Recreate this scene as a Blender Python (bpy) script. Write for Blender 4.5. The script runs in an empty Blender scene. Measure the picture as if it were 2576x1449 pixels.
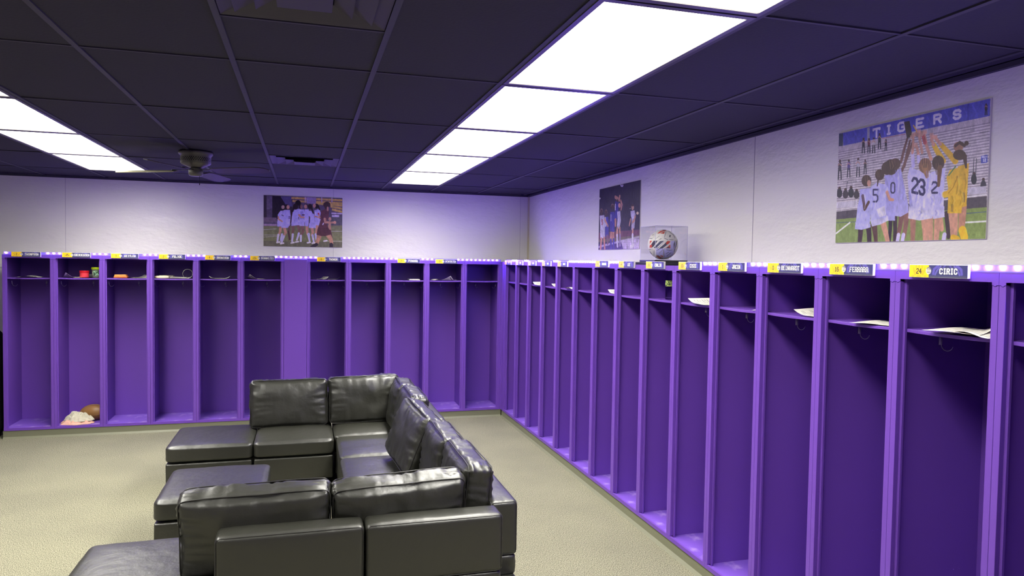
import bpy, bmesh, math, random
import numpy as np
from mathutils import Vector, Matrix, noise
PI = math.pi
random.seed(7)
SC = bpy.context.scene
C = SC.collection

# ------------------------------------------------------------------ camera
F_PX, YAW, PITCH, ROLL = 1797.3, 0.2828, -0.0381, 0.0157
CAMZ = 1.919
_f = Vector((math.sin(YAW)*math.cos(PITCH), math.cos(YAW)*math.cos(PITCH), math.sin(PITCH)))
_r = Vector((math.cos(YAW), -math.sin(YAW), 0)); _u = _r.cross(_f)
_c, _s = math.cos(ROLL), math.sin(ROLL)
_R = _c*_r + _s*_u; _U = -_s*_r + _c*_u
cam = bpy.data.cameras.new('camera'); camo = bpy.data.objects.new('camera', cam); C.objects.link(camo)
cam.sensor_width = 36; cam.sensor_fit = 'HORIZONTAL'; cam.lens = F_PX/2576*36
cam.clip_start = 0.05; cam.clip_end = 60
camo.matrix_world = Matrix(((_R.x, _U.x, -_f.x, 0), (_R.y, _U.y, -_f.y, 0), (_R.z, _U.z, -_f.z, CAMZ), (0, 0, 0, 1)))
SC.camera = camo

# ------------------------------------------------------------------ view, world, light levels
SC.view_settings.view_transform = 'Standard'
SC.view_settings.look = 'None'
SC.view_settings.gamma = 1.0
SC.view_settings.use_curve_mapping = False
SC.view_settings.exposure = 0.0
TUBE = 37.0           # brightness of the fluorescent panels, straight down
TUBE_MIN = 5.2        # and at a glancing angle
TUBE_COL = (1.0, 0.975, 0.885)
LED_COL = (0.18, 0.09, 1.0)
LED_TAPE = 0.5
LED_BULB = 800.0
w = bpy.data.worlds.new('world'); SC.world = w; w.use_nodes = True
w.node_tree.nodes['Background'].inputs[0].default_value = (0.5, 0.48, 0.55, 1)
w.node_tree.nodes['Background'].inputs[1].default_value = 0.05
SC.cycles.use_denoising = True
SC.cycles.max_bounces = 8
SC.cycles.diffuse_bounces = 4
SC.cycles.sample_clamp_indirect = 6

# ------------------------------------------------------------------ dimensions (metres)
H = 2.781                      # ceiling
YW, XW = 9.02, 2.84            # back wall, right wall
XL, YN = -4.25, -0.9           # left wall, wall behind the camera
YB, XR = 8.454, 2.331          # locker fronts
ZT, ZB = 1.904, 0.0845         # locker top and underside
LW, LD = 0.4572, 0.49
GX0, GY0, GX, GY = 0.3014, 3.399, 0.6096, 1.2152
SHELF = 1.667

# ------------------------------------------------------------------ materials
def srgb(r, g, b):
    def f(c):
        c /= 255.0
        return c/12.92 if c <= 0.04045 else ((c+0.055)/1.055)**2.4
    return (f(r), f(g), f(b), 1.0)
MATS = {}
def mat(name, col, rough=0.5, spec=0.5, metal=0.0, emit=None, estr=0.0, bump=None, var=None, coat=0.0, sheen=0.0):
    """bump=(scale, strength, distance[, detail]); var=(scale, colour2, low, high)"""
    if name in MATS: return MATS[name]
    m = bpy.data.materials.new(name); m.use_nodes = True; MATS[name] = m
    nt = m.node_tree; b = nt.nodes['Principled BSDF']
    b.inputs['Base Color'].default_value = col
    b.inputs['Roughness'].default_value = rough
    b.inputs['Specular IOR Level'].default_value = spec
    b.inputs['Metallic'].default_value = metal
    b.inputs['Coat Weight'].default_value = coat
    if emit:
        b.inputs['Emission Color'].default_value = (*emit, 1); b.inputs['Emission Strength'].default_value = estr
    tc = nt.nodes.new('ShaderNodeTexCoord')
    if bump:
        n = nt.nodes.new('ShaderNodeTexNoise'); n.inputs['Scale'].default_value = bump[0]
        n.inputs['Detail'].default_value = bump[3] if len(bump) > 3 else 3
        bp = nt.nodes.new('ShaderNodeBump'); bp.inputs['Strength'].default_value = bump[1]; bp.inputs['Distance'].default_value = bump[2]
        nt.links.new(tc.outputs['Object'], n.inputs['Vector']); nt.links.new(n.outputs['Fac'], bp.inputs['Height'])
        nt.links.new(bp.outputs['Normal'], b.inputs['Normal'])
    if var:
        n = nt.nodes.new('ShaderNodeTexNoise'); n.inputs['Scale'].default_value = var[0]; n.inputs['Detail'].default_value = 5
        cr = nt.nodes.new('ShaderNodeValToRGB')
        cr.color_ramp.elements[0].color = col; cr.color_ramp.elements[1].color = var[1]
        cr.color_ramp.elements[0].position = var[2]; cr.color_ramp.elements[1].position = var[3]
        nt.links.new(tc.outputs['Object'], n.inputs['Vector']); nt.links.new(n.outputs['Fac'], cr.inputs['Fac'])
        nt.links.new(cr.outputs['Color'], b.inputs['Base Color'])
    return m

def carpet_mat():
    m = bpy.data.materials.new('carpet'); m.use_nodes = True; nt = m.node_tree; b = nt.nodes['Principled BSDF']
    tc = nt.nodes.new('ShaderNodeTexCoord')
    n1 = nt.nodes.new('ShaderNodeTexNoise'); n1.inputs['Scale'].default_value = 210; n1.inputs['Detail'].default_value = 4; n1.inputs['Roughness'].default_value = 0.7
    mp = nt.nodes.new('ShaderNodeMapping'); mp.inputs['Scale'].default_value = (1, 0.6, 1); mp.inputs['Rotation'].default_value = (0, 0, 0.5)
    cr = nt.nodes.new('ShaderNodeValToRGB'); cr.color_ramp.elements[0].position = 0.40; cr.color_ramp.elements[1].position = 0.60
    cr.color_ramp.elements[0].color = srgb(72, 71, 58); cr.color_ramp.elements[1].color = srgb(158, 155, 132)
    n2 = nt.nodes.new('ShaderNodeTexNoise'); n2.inputs['Scale'].default_value = 1.3; n2.inputs['Detail'].default_value = 3
    mx = nt.nodes.new('ShaderNodeMix'); mx.data_type = 'RGBA'; mx.blend_type = 'MULTIPLY'
    cr2 = nt.nodes.new('ShaderNodeValToRGB'); cr2.color_ramp.elements[0].color = (0.86, 0.86, 0.88, 1); cr2.color_ramp.elements[1].color = (1.0, 1.0, 1.0, 1)
    cr2.color_ramp.elements[0].position = 0.35; cr2.color_ramp.elements[1].position = 0.65
    nt.links.new(tc.outputs['Object'], mp.inputs['Vector']); nt.links.new(mp.outputs['Vector'], n1.inputs['Vector'])
    nt.links.new(tc.outputs['Object'], n2.inputs['Vector'])
    nt.links.new(n1.outputs['Fac'], cr.inputs['Fac']); nt.links.new(n2.outputs['Fac'], cr2.inputs['Fac'])
    mx.inputs[0].default_value = 1.0
    nt.links.new(cr.outputs['Color'], mx.inputs[6]); nt.links.new(cr2.outputs['Color'], mx.inputs[7])
    nt.links.new(mx.outputs[2], b.inputs['Base Color'])
    bp = nt.nodes.new('ShaderNodeBump'); bp.inputs['Strength'].default_value = 0.4; bp.inputs['Distance'].default_value = 0.004
    nt.links.new(n1.outputs['Fac'], bp.inputs['Height']); nt.links.new(bp.outputs['Normal'], b.inputs['Normal'])
    b.inputs['Roughness'].default_value = 0.95; b.inputs['Specular IOR Level'].default_value = 0.1
    return m

def wall_mat():
    m = bpy.data.materials.new('wall_paint'); m.use_nodes = True; nt = m.node_tree; b = nt.nodes['Principled BSDF']
    b.inputs['Base Color'].default_value = srgb(238, 235, 229); b.inputs['Roughness'].default_value = 0.38; b.inputs['Specular IOR Level'].default_value = 0.5
    tc = nt.nodes.new('ShaderNodeTexCoord')
    mp = nt.nodes.new('ShaderNodeMapping'); mp.inputs['Scale'].default_value = (1, 1, 2.2)
    n1 = nt.nodes.new('ShaderNodeTexNoise'); n1.inputs['Scale'].default_value = 2.2; n1.inputs['Detail'].default_value = 6; n1.inputs['Roughness'].default_value = 0.55
    n2 = nt.nodes.new('ShaderNodeTexNoise'); n2.inputs['Scale'].default_value = 26; n2.inputs['Detail'].default_value = 3
    nt.links.new(tc.outputs['Object'], mp.inputs['Vector']); nt.links.new(mp.outputs['Vector'], n1.inputs['Vector']); nt.links.new(mp.outputs['Vector'], n2.inputs['Vector'])
    b1 = nt.nodes.new('ShaderNodeBump'); b1.inputs['Strength'].default_value = 0.5; b1.inputs['Distance'].default_value = 0.03
    b2 = nt.nodes.new('ShaderNodeBump'); b2.inputs['Strength'].default_value = 0.35; b2.inputs['Distance'].default_value = 0.004
    nt.links.new(n1.outputs['Fac'], b1.inputs['Height']); nt.links.new(n2.outputs['Fac'], b2.inputs['Height'])
    nt.links.new(b1.outputs['Normal'], b2.inputs['Normal']); nt.links.new(b2.outputs['Normal'], b.inputs['Normal'])
    return m

def vcol_mat(name, rough=0.4, spec=0.4):
    if name in MATS: return MATS[name]
    m = bpy.data.materials.new(name); m.use_nodes = True; MATS[name] = m
    nt = m.node_tree; b = nt.nodes['Principled BSDF']
    a = nt.nodes.new('ShaderNodeVertexColor'); a.layer_name = 'Print'
    nt.links.new(a.outputs['Color'], b.inputs['Base Color'])
    b.inputs['Roughness'].default_value = rough; b.inputs['Specular IOR Level'].default_value = spec
    return m

def pane_mat():
    m = bpy.data.materials.new('clear_acrylic'); m.use_nodes = True; nt = m.node_tree
    nt.nodes.remove(nt.nodes['Principled BSDF']); out = nt.nodes['Material Output']
    t = nt.nodes.new('ShaderNodeBsdfTransparent'); t.inputs[0].default_value = (0.96, 0.96, 0.98, 1)
    g = nt.nodes.new('ShaderNodeBsdfGlossy'); g.inputs['Roughness'].default_value = 0.02
    fr = nt.nodes.new('ShaderNodeFresnel'); ge = nt.nodes.new('ShaderNodeNewGeometry'); mr = nt.nodes.new('ShaderNodeMapRange')
    mr.inputs['To Min'].default_value = 1.49; mr.inputs['To Max'].default_value = 1/1.49
    nt.links.new(ge.outputs['Backfacing'], mr.inputs['Value']); nt.links.new(mr.outputs['Result'], fr.inputs['IOR'])
    mx = nt.nodes.new('ShaderNodeMixShader')
    nt.links.new(fr.outputs[0], mx.inputs[0]); nt.links.new(t.outputs[0], mx.inputs[1]); nt.links.new(g.outputs[0], mx.inputs[2])
    nt.links.new(mx.outputs[0], out.inputs['Surface'])
    return m

M_CARPET = carpet_mat(); M_WALL = wall_mat(); M_PANE = pane_mat()
PURP = srgb(104, 65, 165)
M_PURPLE = mat('purple_paint', PURP, 0.42, 0.4, bump=(4, 0.12, 0.008, 2))
M_FARWALL = mat('purple_wall_paint', srgb(84, 54, 132), 0.5, 0.4, bump=(5, 0.2, 0.01, 2))
M_PFLOOR = mat('scuffed_purple_paint', srgb(112, 76, 180), 0.45, 0.4, bump=(14, 0.3, 0.006), var=(9, srgb(190, 165, 215), 0.56, 0.86))
M_BASE = mat('olive_base', srgb(112, 112, 92), 0.5, 0.4, bump=(8, 0.2, 0.004))
M_TILE = mat('black_ceiling_tile', srgb(66, 64, 74), 0.9, 0.12, bump=(90, 0.5, 0.004))
M_BAR = mat('black_ceiling_bar', srgb(66, 64, 74), 0.6, 0.3)
M_VENT = mat('black_vent_metal', srgb(70, 65, 72), 0.55, 0.35)
M_DARK = mat('dark_void', srgb(12, 11, 13), 0.9, 0.1)
M_LENS = mat('light_diffuser', (0.9, 0.9, 0.88, 1), 0.5, 0.3, emit=TUBE_COL, estr=TUBE)
def lens_spread(m):      # a prismatic diffuser sends most of its light downwards
    nt = m.node_tree; b = nt.nodes['Principled BSDF']; g = nt.nodes.new('ShaderNodeNewGeometry')
    d = nt.nodes.new('ShaderNodeVectorMath'); d.operation = 'DOT_PRODUCT'
    nt.links.new(g.outputs['Normal'], d.inputs[0]); nt.links.new(g.outputs['Incoming'], d.inputs[1])
    p = nt.nodes.new('ShaderNodeMath'); p.operation = 'POWER'; p.inputs[1].default_value = 1.6; p.use_clamp = True
    q = nt.nodes.new('ShaderNodeMath'); q.operation = 'MULTIPLY_ADD'; q.inputs[1].default_value = TUBE; q.inputs[2].default_value = TUBE_MIN
    nt.links.new(d.outputs['Value'], p.inputs[0]); nt.links.new(p.outputs[0], q.inputs[0]); nt.links.new(q.outputs[0], b.inputs['Emission Strength'])
lens_spread(M_LENS)
M_LFRAME = mat('light_frame_metal', srgb(70, 66, 66), 0.4, 0.5)
M_LEATHER = mat('black_leather', srgb(37, 37, 31), 0.40, 0.75, bump=(11, 0.26, 0.02, 6))
M_SEAM = mat('leather_piping', srgb(34, 33, 30), 0.4, 0.5)
M_LEG = mat('black_leg', srgb(14, 14, 14), 0.5, 0.3)
M_TAPE = mat('led_tape', srgb(96, 90, 120), 0.5, 0.3, emit=LED_COL, estr=LED_TAPE)
M_BULB = mat('led_bulb', (0.9, 0.9, 1, 1), 0.3, 0.3, emit=LED_COL, estr=LED_BULB)
M_WHITE = mat('white_plastic', srgb(232, 228, 226), 0.5, 0.3)
M_FAN = mat('fan_cream_metal', srgb(98, 95, 86), 0.4, 0.5)
M_BLADE = mat('fan_blade_lit', srgb(150, 145, 118), 0.5, 0.3)  # cream blade on the bright side, its light put into the colour
M_BLADE_SHADE = mat('fan_blade_shaded', srgb(62, 52, 60), 0.5, 0.3)  # same kind of blade in shade, the darkness painted into its colour
M_STEEL = mat('steel_hook', srgb(176, 164, 200), 0.35, 0.6)
M_PRINT = vcol_mat('printed_board', 0.32, 0.45)
M_PAPER = vcol_mat('printed_paper', 0.7, 0.2)

# ------------------------------------------------------------------ mesh helpers
def box(bm, x0, x1, y0, y1, z0, z1):
    vs = [bm.verts.new(p) for p in ((x0,y0,z0),(x1,y0,z0),(x1,y1,z0),(x0,y1,z0),(x0,y0,z1),(x1,y0,z1),(x1,y1,z1),(x0,y1,z1))]
    for q in ((0,3,2,1),(4,5,6,7),(0,1,5,4),(1,2,6,5),(2,3,7,6),(3,0,4,7)): bm.faces.new([vs[i] for i in q])
    return vs
def prism(bm, pts, a, b, axis='y'):
    def P(p, t): return (p[0], t, p[1]) if axis == 'y' else ((t, p[0], p[1]) if axis == 'x' else (p[0], p[1], t))
    A = [bm.verts.new(P(p, a)) for p in pts]; B = [bm.verts.new(P(p, b)) for p in pts]
    n = len(pts)
    bm.faces.new(A); bm.faces.new(B[::-1])
    for i in range(n): bm.faces.new((A[i], B[i], B[(i+1) % n], A[(i+1) % n]))
def lathe(bm, prof, cx=0, cy=0, seg=32, cap=True):
    rings = []
    for r, z in prof: rings.append([bm.verts.new((cx+r*math.cos(2*PI*i/seg), cy+r*math.sin(2*PI*i/seg), z)) for i in range(seg)])
    for a, b in zip(rings[:-1], rings[1:]):
        for i in range(seg): bm.faces.new((a[i], a[(i+1) % seg], b[(i+1) % seg], b[i]))
    if cap: bm.faces.new(rings[0][::-1]); bm.faces.new(rings[-1])
def tube(bm, pts, r, seg=6, closed=False):
    pts = [Vector(p) for p in pts]; n = len(pts); rings = []
    for i, p in enumerate(pts):
        a = pts[(i-1) % n] if (closed or i > 0) else p
        b = pts[(i+1) % n] if (closed or i < n-1) else p
        t = (b-a).normalized() if (b-a).length > 1e-9 else Vector((0, 0, 1))
        ref = Vector((0, 0, 1)) if abs(t.z) < 0.9 else Vector((1, 0, 0))
        u = t.cross(ref).normalized(); v = t.cross(u)
        rings.append([bm.verts.new(p + r*(math.cos(2*PI*k/seg)*u + math.sin(2*PI*k/seg)*v)) for k in range(seg)])
    rng = range(n) if closed else range(n-1)
    for i in rng:
        a, b = rings[i], rings[(i+1) % n]
        best = 0
        if closed and i == n-1:
            best = min(range(seg), key=lambda s: sum((a[k].co-b[(k+s) % seg].co).length for k in range(seg)))
        for k in range(seg): bm.faces.new((a[k], a[(k+1) % seg], b[(k+1+best) % seg], b[(k+best) % seg]))
    if not closed: bm.faces.new(rings[0][::-1]); bm.faces.new(rings[-1])
def obj(name, bm, m, parent=None, smooth=False, bevel=0, loc=None):
    bmesh.ops.recalc_face_normals(bm, faces=bm.faces)
    me = bpy.data.meshes.new(name); bm.to_mesh(me); bm.free()
    o = bpy.data.objects.new(name, me); C.objects.link(o)
    if m: me.materials.append(m)
    if smooth:
        for p in me.polygons: p.use_smooth = True
    if bevel:
        md = o.modifiers.new('bevel', 'BEVEL'); md.width = bevel; md.segments = 2; md.limit_method = 'ANGLE'; md.angle_limit = 0.6
    if parent: o.parent = parent
    if loc: o.location = loc
    return o
def thing(name, label, cat, loc=(0, 0, 0), rotz=0, group=None):
    o = bpy.data.objects.new(name, None); C.objects.link(o); o.empty_display_size = 0.1
    o.location = loc; o.rotation_euler = (0, 0, rotz); o['label'] = label; o['category'] = cat
    if group: o['group'] = group
    return o
def tag(o, label, cat, group=None):
    o['label'] = label; o['category'] = cat
    if group: o['group'] = group
    return o
def struct(name, bm, m, **k):
    o = obj(name, bm, m, **k); o['kind'] = 'structure'; return o
def dup(root, loc, rotz, label=None, group=None, skip=()):
    r = root.copy(); C.objects.link(r); r.location = loc; r.rotation_euler = (0, 0, rotz)
    if label: r['label'] = label
    if group: r['group'] = group
    for ch in list(root.children):
        if ch.name.split('.')[0] in skip: continue
        c = ch.copy(); C.objects.link(c); c.parent = r
        for g in ch.children:
            d = g.copy(); C.objects.link(d); d.parent = c
    return r

# ------------------------------------------------------------------ picture raster (prints on flat boards only)
GLY = {  # strokes on a 4 x 6 grid, y up
 'A': [[(0,0),(0,4),(1,6),(3,6),(4,4),(4,0)], [(0,2.6),(4,2.6)]], 'B': [[(0,0),(0,6),(3,6),(4,5),(4,4),(3,3.2),(0,3.2)], [(3,3.2),(4,2.2),(4,1),(3,0),(0,0)]],
 'C': [[(4,4.6),(4,5),(3,6),(1,6),(0,5),(0,1),(1,0),(3,0),(4,1),(4,1.4)]], 'D': [[(0,0),(0,6),(3,6),(4,5),(4,1),(3,0),(0,0)]],
 'E': [[(4,6),(0,6),(0,0),(4,0)], [(0,3),(3,3)]], 'F': [[(4,6),(0,6),(0,0)], [(0,3),(3,3)]],
 'G': [[(4,4.6),(4,5),(3,6),(1,6),(0,5),(0,1),(1,0),(3,0),(4,1),(4,2.8),(2.3,2.8)]], 'H': [[(0,0),(0,6)], [(4,0),(4,6)], [(0,3),(4,3)]],
 'I': [[(2,0),(2,6)], [(1,0),(3,0)], [(1,6),(3,6)]], 'J': [[(3,6),(3,1),(2,0),(1,0),(0,1),(0,2)], [(2,6),(4,6)]],
 'K': [[(0,0),(0,6)], [(4,6),(0,2.6)], [(1.6,3.8),(4,0)]], 'L': [[(0,6),(0,0),(4,0)]], 'M': [[(0,0),(0,6),(2,2.6),(4,6),(4,0)]],
 'N': [[(0,0),(0,6),(4,0),(4,6)]], 'O': [[(1,0),(3,0),(4,1),(4,5),(3,6),(1,6),(0,5),(0,1),(1,0)]], 'P': [[(0,0),(0,6),(3,6),(4,5),(4,4),(3,3),(0,3)]],
 'R': [[(0,0),(0,6),(3,6),(4,5),(4,4),(3,3),(0,3)], [(2.4,3),(4,0)]], 'S': [[(4,4.8),(3,6),(1,6),(0,5),(0,4),(1,3.1),(3,2.9),(4,2),(4,1),(3,0),(1,0),(0,1.2)]],
 'T': [[(2,0),(2,6)], [(0,5.4),(0,6),(4,6),(4,5.4)]], 'U': [[(0,6),(0,1),(1,0),(3,0),(4,1),(4,6)]], 'V': [[(0,6),(2,0),(4,6)]],
 'W': [[(0,6),(1,0),(2,4),(3,0),(4,6)]], 'X': [[(0,0),(4,6)], [(0,6),(4,0)]], 'Y': [[(0,6),(2,3),(4,6)], [(2,3),(2,0)]], 'Z': [[(0,6),(4,6),(0,0),(4,0)]],
 '0': [[(1,0),(3,0),(4,1),(4,5),(3,6),(1,6),(0,5),(0,1),(1,0)]], '1': [[(1,4.8),(2,6),(2,0)], [(1,0),(3,0)]], '2': [[(0,4.8),(1,6),(3,6),(4,5),(4,4),(0,1),(0,0),(4,0)]],
 '3': [[(0,5),(1,6),(3,6),(4,5),(4,4),(3,3.1),(1.6,3.1)], [(3,3.1),(4,2),(4,1),(3,0),(1,0),(0,1)]], '4': [[(3,0),(3,6),(0,2),(4,2)]],
 '5': [[(4,6),(0,6),(0,3.4),(3,3.4),(4,2.4),(4,1),(3,0),(0,0)]], '6': [[(4,5),(3,6),(1,6),(0,5),(0,1),(1,0),(3,0),(4,1),(4,2.6),(3,3.4),(0,3.4)]],
 '8': [[(1,0),(3,0),(4,1),(4,2),(3,3.1),(1,3.1),(0,4),(0,5),(1,6),(3,6),(4,5),(4,4),(3,3.1)], [(1,3.1),(0,2),(0,1),(1,0)]],
}
class Raster:
    def __init__(s, W, Hh, bg, quad=None):
        s.W, s.H = W, Hh; s.a = np.ones((Hh, W, 3))*np.array(bg)/255.0
        if quad:   # traced coordinates -> board coordinates (homography)
            dst = [(0, 0), (W, 0), (W, Hh), (0, Hh)]; A = []; b = []
            for (x, y), (u, v) in zip(quad, dst):
                A.append([x, y, 1, 0, 0, 0, -u*x, -u*y]); b.append(u)
                A.append([0, 0, 0, x, y, 1, -v*x, -v*y]); b.append(v)
            s.h = np.append(np.linalg.solve(np.array(A, float), np.array(b, float)), 1).reshape(3, 3)
            s.k = W/np.hypot(quad[1][0]-quad[0][0], quad[1][1]-quad[0][1])
        else: s.h = None; s.k = 1.0
    def t(s, pts):
        p = np.array(pts, float)
        if s.h is None: return p
        q = np.c_[p, np.ones(len(p))] @ s.h.T
        return q[:, :2]/q[:, 2:]
    def _grid(s, x0, x1, y0, y1):
        x0 = max(0, int(x0)-1); y0 = max(0, int(y0)-1); x1 = min(s.W, int(x1)+2); y1 = min(s.H, int(y1)+2)
        if x1 <= x0 or y1 <= y0: return None
        yy, xx = np.mgrid[y0:y1, x0:x1]; return x0, x1, y0, y1, xx+0.5, yy+0.5
    def _mix(s, g, al, col):
        x0, x1, y0, y1 = g[:4]; al = al[..., None]
        s.a[y0:y1, x0:x1] = s.a[y0:y1, x0:x1]*(1-al) + np.array(col)/255.0*al
    def poly(s, col, pts, al=1.0):
        p = s.t(pts); g = s._grid(p[:, 0].min(), p[:, 0].max(), p[:, 1].min(), p[:, 1].max())
        if g is None: return
        acc = np.zeros(g[4].shape)
        for dx, dy in ((-.25, -.25), (.25, -.25), (-.25, .25), (.25, .25)):
            X = g[4]+dx; Y = g[5]+dy; ins = np.zeros(X.shape, bool)
            for i in range(len(p)):
                (xa, ya), (xb, yb) = p[i], p[i-1]
                if ya == yb: continue
                c = ((ya > Y) != (yb > Y)) & (X < (xb-xa)*(Y-ya)/(yb-ya)+xa); ins ^= c
            acc += ins
        s._mix(g, acc/4*al, col)
    def line(s, col, wd, pts, al=1.0, wd2=None):
        p = s.t(pts); r = wd*s.k/2; r2 = (wd2 if wd2 is not None else wd)*s.k/2; n = len(p)-1; m = max(r, r2)
        g = s._grid(p[:, 0].min()-m, p[:, 0].max()+m, p[:, 1].min()-m, p[:, 1].max()+m)
        if g is None: return
        best = np.full(g[4].shape, -9.0)
        for i in range(n):
            a, b = p[i], p[i+1]; d = b-a; L = (d@d) or 1e-9
            t = np.clip(((g[4]-a[0])*d[0]+(g[5]-a[1])*d[1])/L, 0, 1)
            dist = np.hypot(g[4]-a[0]-t*d[0], g[5]-a[1]-t*d[1])
            best = np.maximum(best, r+(r2-r)*(i+t)/n-dist)
        s._mix(g, np.clip(best+0.5, 0, 1)*al, col)
    def ell(s, col, cx, cy, rx, ry, al=1.0):
        s.poly(col, [(cx+rx*math.cos(2*PI*i/18), cy+ry*math.sin(2*PI*i/18)) for i in range(18)], al)
    def text(s, txt, col, x, y, wd, ht, st, slope=0.0, gap=0.45, al=1.0):
        """text centred at x, y (y down); wd = total width"""
        n = len(txt); cw = wd/(n+gap*(n-1)); x0 = x-wd/2
        for i, ch in enumerate(txt):
            for stt in GLY.get(ch, []):
                pts = []
                for gx, gy in stt:
                    px = x0+i*cw*(1+gap)+gx/4*cw; pts.append((px, y+ht/2-gy/6*ht+slope*(px-x)))
                s.line(col, st, pts, al)
    def mottle(s, amt, cell, seed=1, aspect=1.0):
        """soft uneven tones of a printed photograph"""
        rs = np.random.RandomState(seed); gh, gw = int(s.H/cell/aspect)+3, int(s.W/cell)+3; g = rs.randn(gh, gw)
        y = np.arange(s.H)/cell/aspect; x = np.arange(s.W)/cell; yi = y.astype(int); xi = x.astype(int); fy = (y-yi)[:, None]; fx = (x-xi)[None]
        fy = fy*fy*(3-2*fy); fx = fx*fx*(3-2*fx)
        v = (g[yi][:, xi]*(1-fx)+g[yi][:, xi+1]*fx)*(1-fy)+(g[yi+1][:, xi]*(1-fx)+g[yi+1][:, xi+1]*fx)*fy
        s.a = np.clip(s.a*(1+amt*v[..., None]), 0, 1)
    def speckle(s, amt, seed=1):
        rs = np.random.RandomState(seed); s.a = np.clip(s.a*(1+amt*rs.randn(s.H, s.W, 1)), 0, 1)
def lin(a): return np.where(a <= 0.04045, a/12.92, ((a+0.055)/1.055)**2.4)
def print_mesh(name, ras, wd, ht, m, parent, y=0.0, shape=None):
    """a printed sheet of wd x ht in local xz at y (or bent by shape(u, v) -> xyz), one face per picture dot"""
    W, Hh = ras.W, ras.H
    u = np.linspace(0, 1, W+1); v = np.linspace(0, 1, Hh+1); U, V = np.meshgrid(u, v)
    if shape: co = np.array([shape(a, b) for a, b in zip(U.ravel(), V.ravel())])
    else: co = np.stack([U.ravel()*wd, np.full(U.size, y), (1-V.ravel())*ht], 1)
    i = np.arange(W*Hh); r, c = i//W, i % W; a = r*(W+1)+c
    F = np.stack([a, a+W+1, a+W+2, a+1], 1)
    me = bpy.data.meshes.new(name); me.vertices.add(len(co)); me.vertices.foreach_set('co', co.ravel())
    me.loops.add(F.size); me.loops.foreach_set('vertex_index', F.ravel().astype(np.int32))
    me.polygons.add(len(F)); me.polygons.foreach_set('loop_start', np.arange(0, F.size, 4, dtype=np.int32)); me.polygons.foreach_set('loop_total', np.full(len(F), 4, dtype=np.int32))
    me.update(calc_edges=True); me.validate()
    ca = me.color_attributes.new('Print', 'FLOAT_COLOR', 'CORNER')
    col = np.c_[lin(ras.a.reshape(-1, 3)), np.ones(W*Hh)]
    ca.data.foreach_set('color', np.repeat(col, 4, axis=0).astype(np.float32).ravel())
    me.materials.append(m)
    o = bpy.data.objects.new(name, me); C.objects.link(o)
    if parent: o.parent = parent
    return o

# ================================================================== ROOM
bm = bmesh.new(); box(bm, XL-.1, XW+.1, YN-.1, YW+.1, -.1, 0); struct('floor', bm, M_CARPET)
bm = bmesh.new(); box(bm, XL-.1, XW+.1, YW, YW+.1, 0, H+.1); struct('wall_back', bm, M_WALL)
bm = bmesh.new(); box(bm, XW, XW+.1, YN, YW, 0, H+.1); struct('wall_right', bm, M_WALL)
bm = bmesh.new(); box(bm, XL-.1, XL, YN, YW, 0, H+.1); struct('wall_left', bm, M_FARWALL)
bm = bmesh.new(); box(bm, XL-.1, XW+.1, YN-.1, YN, 0, H+.1); struct('wall_front', bm, M_FARWALL)
# grid cells of the hung ceiling
nx0 = -int((GX0-XL)/GX)-1; nx1 = int((XW-GX0)/GX)+1
ny0 = -int((GY0-YN)/GY)-1; ny1 = int((YW-GY0)/GY)+1
LIGHT_COLS = {1: (GX0+GX, GX0+2*GX), -4: (GX0-4*GX, GX0-3*GX)}
LIGHT_ROWS = list(range(-2, 4))
VENTS = [(GX0-GX, GY0-GY), (GX0-GX, GY0+2.5*GY)]
bm = bmesh.new(); rb = bmesh.new()
rnd = random.Random(3)
for i in range(nx0, nx1+1):
    for j in range(ny0, ny1+1):
        x0 = max(GX0+i*GX, XL); x1 = min(GX0+(i+1)*GX, XW); y0 = max(GY0+j*GY, YN); y1 = min(GY0+(j+1)*GY, YW)
        if x1-x0 < .02 or y1-y0 < .02: continue
        if i in LIGHT_COLS and j in LIGHT_ROWS: continue
        z = H+0.004+rnd.random()*0.003
        if i == -1 and j in (-1, 2):
            if j == -1: y0 += GY/2
            else: y1 -= GY/2
        if i == -1 and j == -1:
            pass
        vs = box(bm, x0+.004, x1-.004, y0+.004, y1-.004, z, z+.012)
        t1 = (rnd.random()-.5)*.003
        for v in vs:
            v.co.z += t1*(1 if v.co.x > (x0+x1)/2 else -1)
box(bm, XL, XW, YN, YW, H+.16, H+.17)
struct('ceiling', bm, M_TILE)
bw = 0.012
for i in range(nx0, nx1+1):
    x = GX0+i*GX
    if XL+.02 < x < XW-.02: box(rb, x-bw, x+bw, YN, YW, H-.001, H+.006)
for j in range(ny0, ny1+1):
    y = GY0+j*GY
    if not (YN+.02 < y < YW-.02): continue
    for i in range(nx0, nx1+1):
        x0 = max(GX0+i*GX+bw, XL); x1 = min(GX0+(i+1)*GX-bw, XW)
        if x1-x0 < .02: continue
        box(rb, x0, x1, y-bw*.5, y+bw*.5, H, H+.006)
for (vx, vy) in VENTS:
    yy = vy+GY/2 if vy < 3 else vy
    box(rb, vx+bw, vx+GX-bw, yy-bw*.5, yy+bw*.5, H, H+.006)
struct('trim_1', rb, M_BAR)
bm = bmesh.new()
box(bm, XL, XW, YW-.024, YW, H-.022, H-.001); box(bm, XW-.024, XW, YN, YW-.024, H-.022, H-.001); box(bm, XL, XL+.024, YN, YW-.024, H-.022, H-.001)
struct('trim_2', bm, M_BAR)
# plinths under the lockers with a cove lip
bm = bmesh.new()
prism(bm, [(YB+.004, ZB), (YB+.004, .02), (YB-.012, .0), (YW, 0), (YW, ZB)], -2.975, XR+.004, 'x')
struct('baseboard_back', bm, M_BASE)
bm = bmesh.new()
prism(bm, [(XR+.004, ZB), (XR+.004, .02), (XR-.012, .0), (XW, 0), (XW, ZB)], 1.0, YW-.6, 'y')
struct('baseboard_right', bm, M_BASE)
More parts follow.
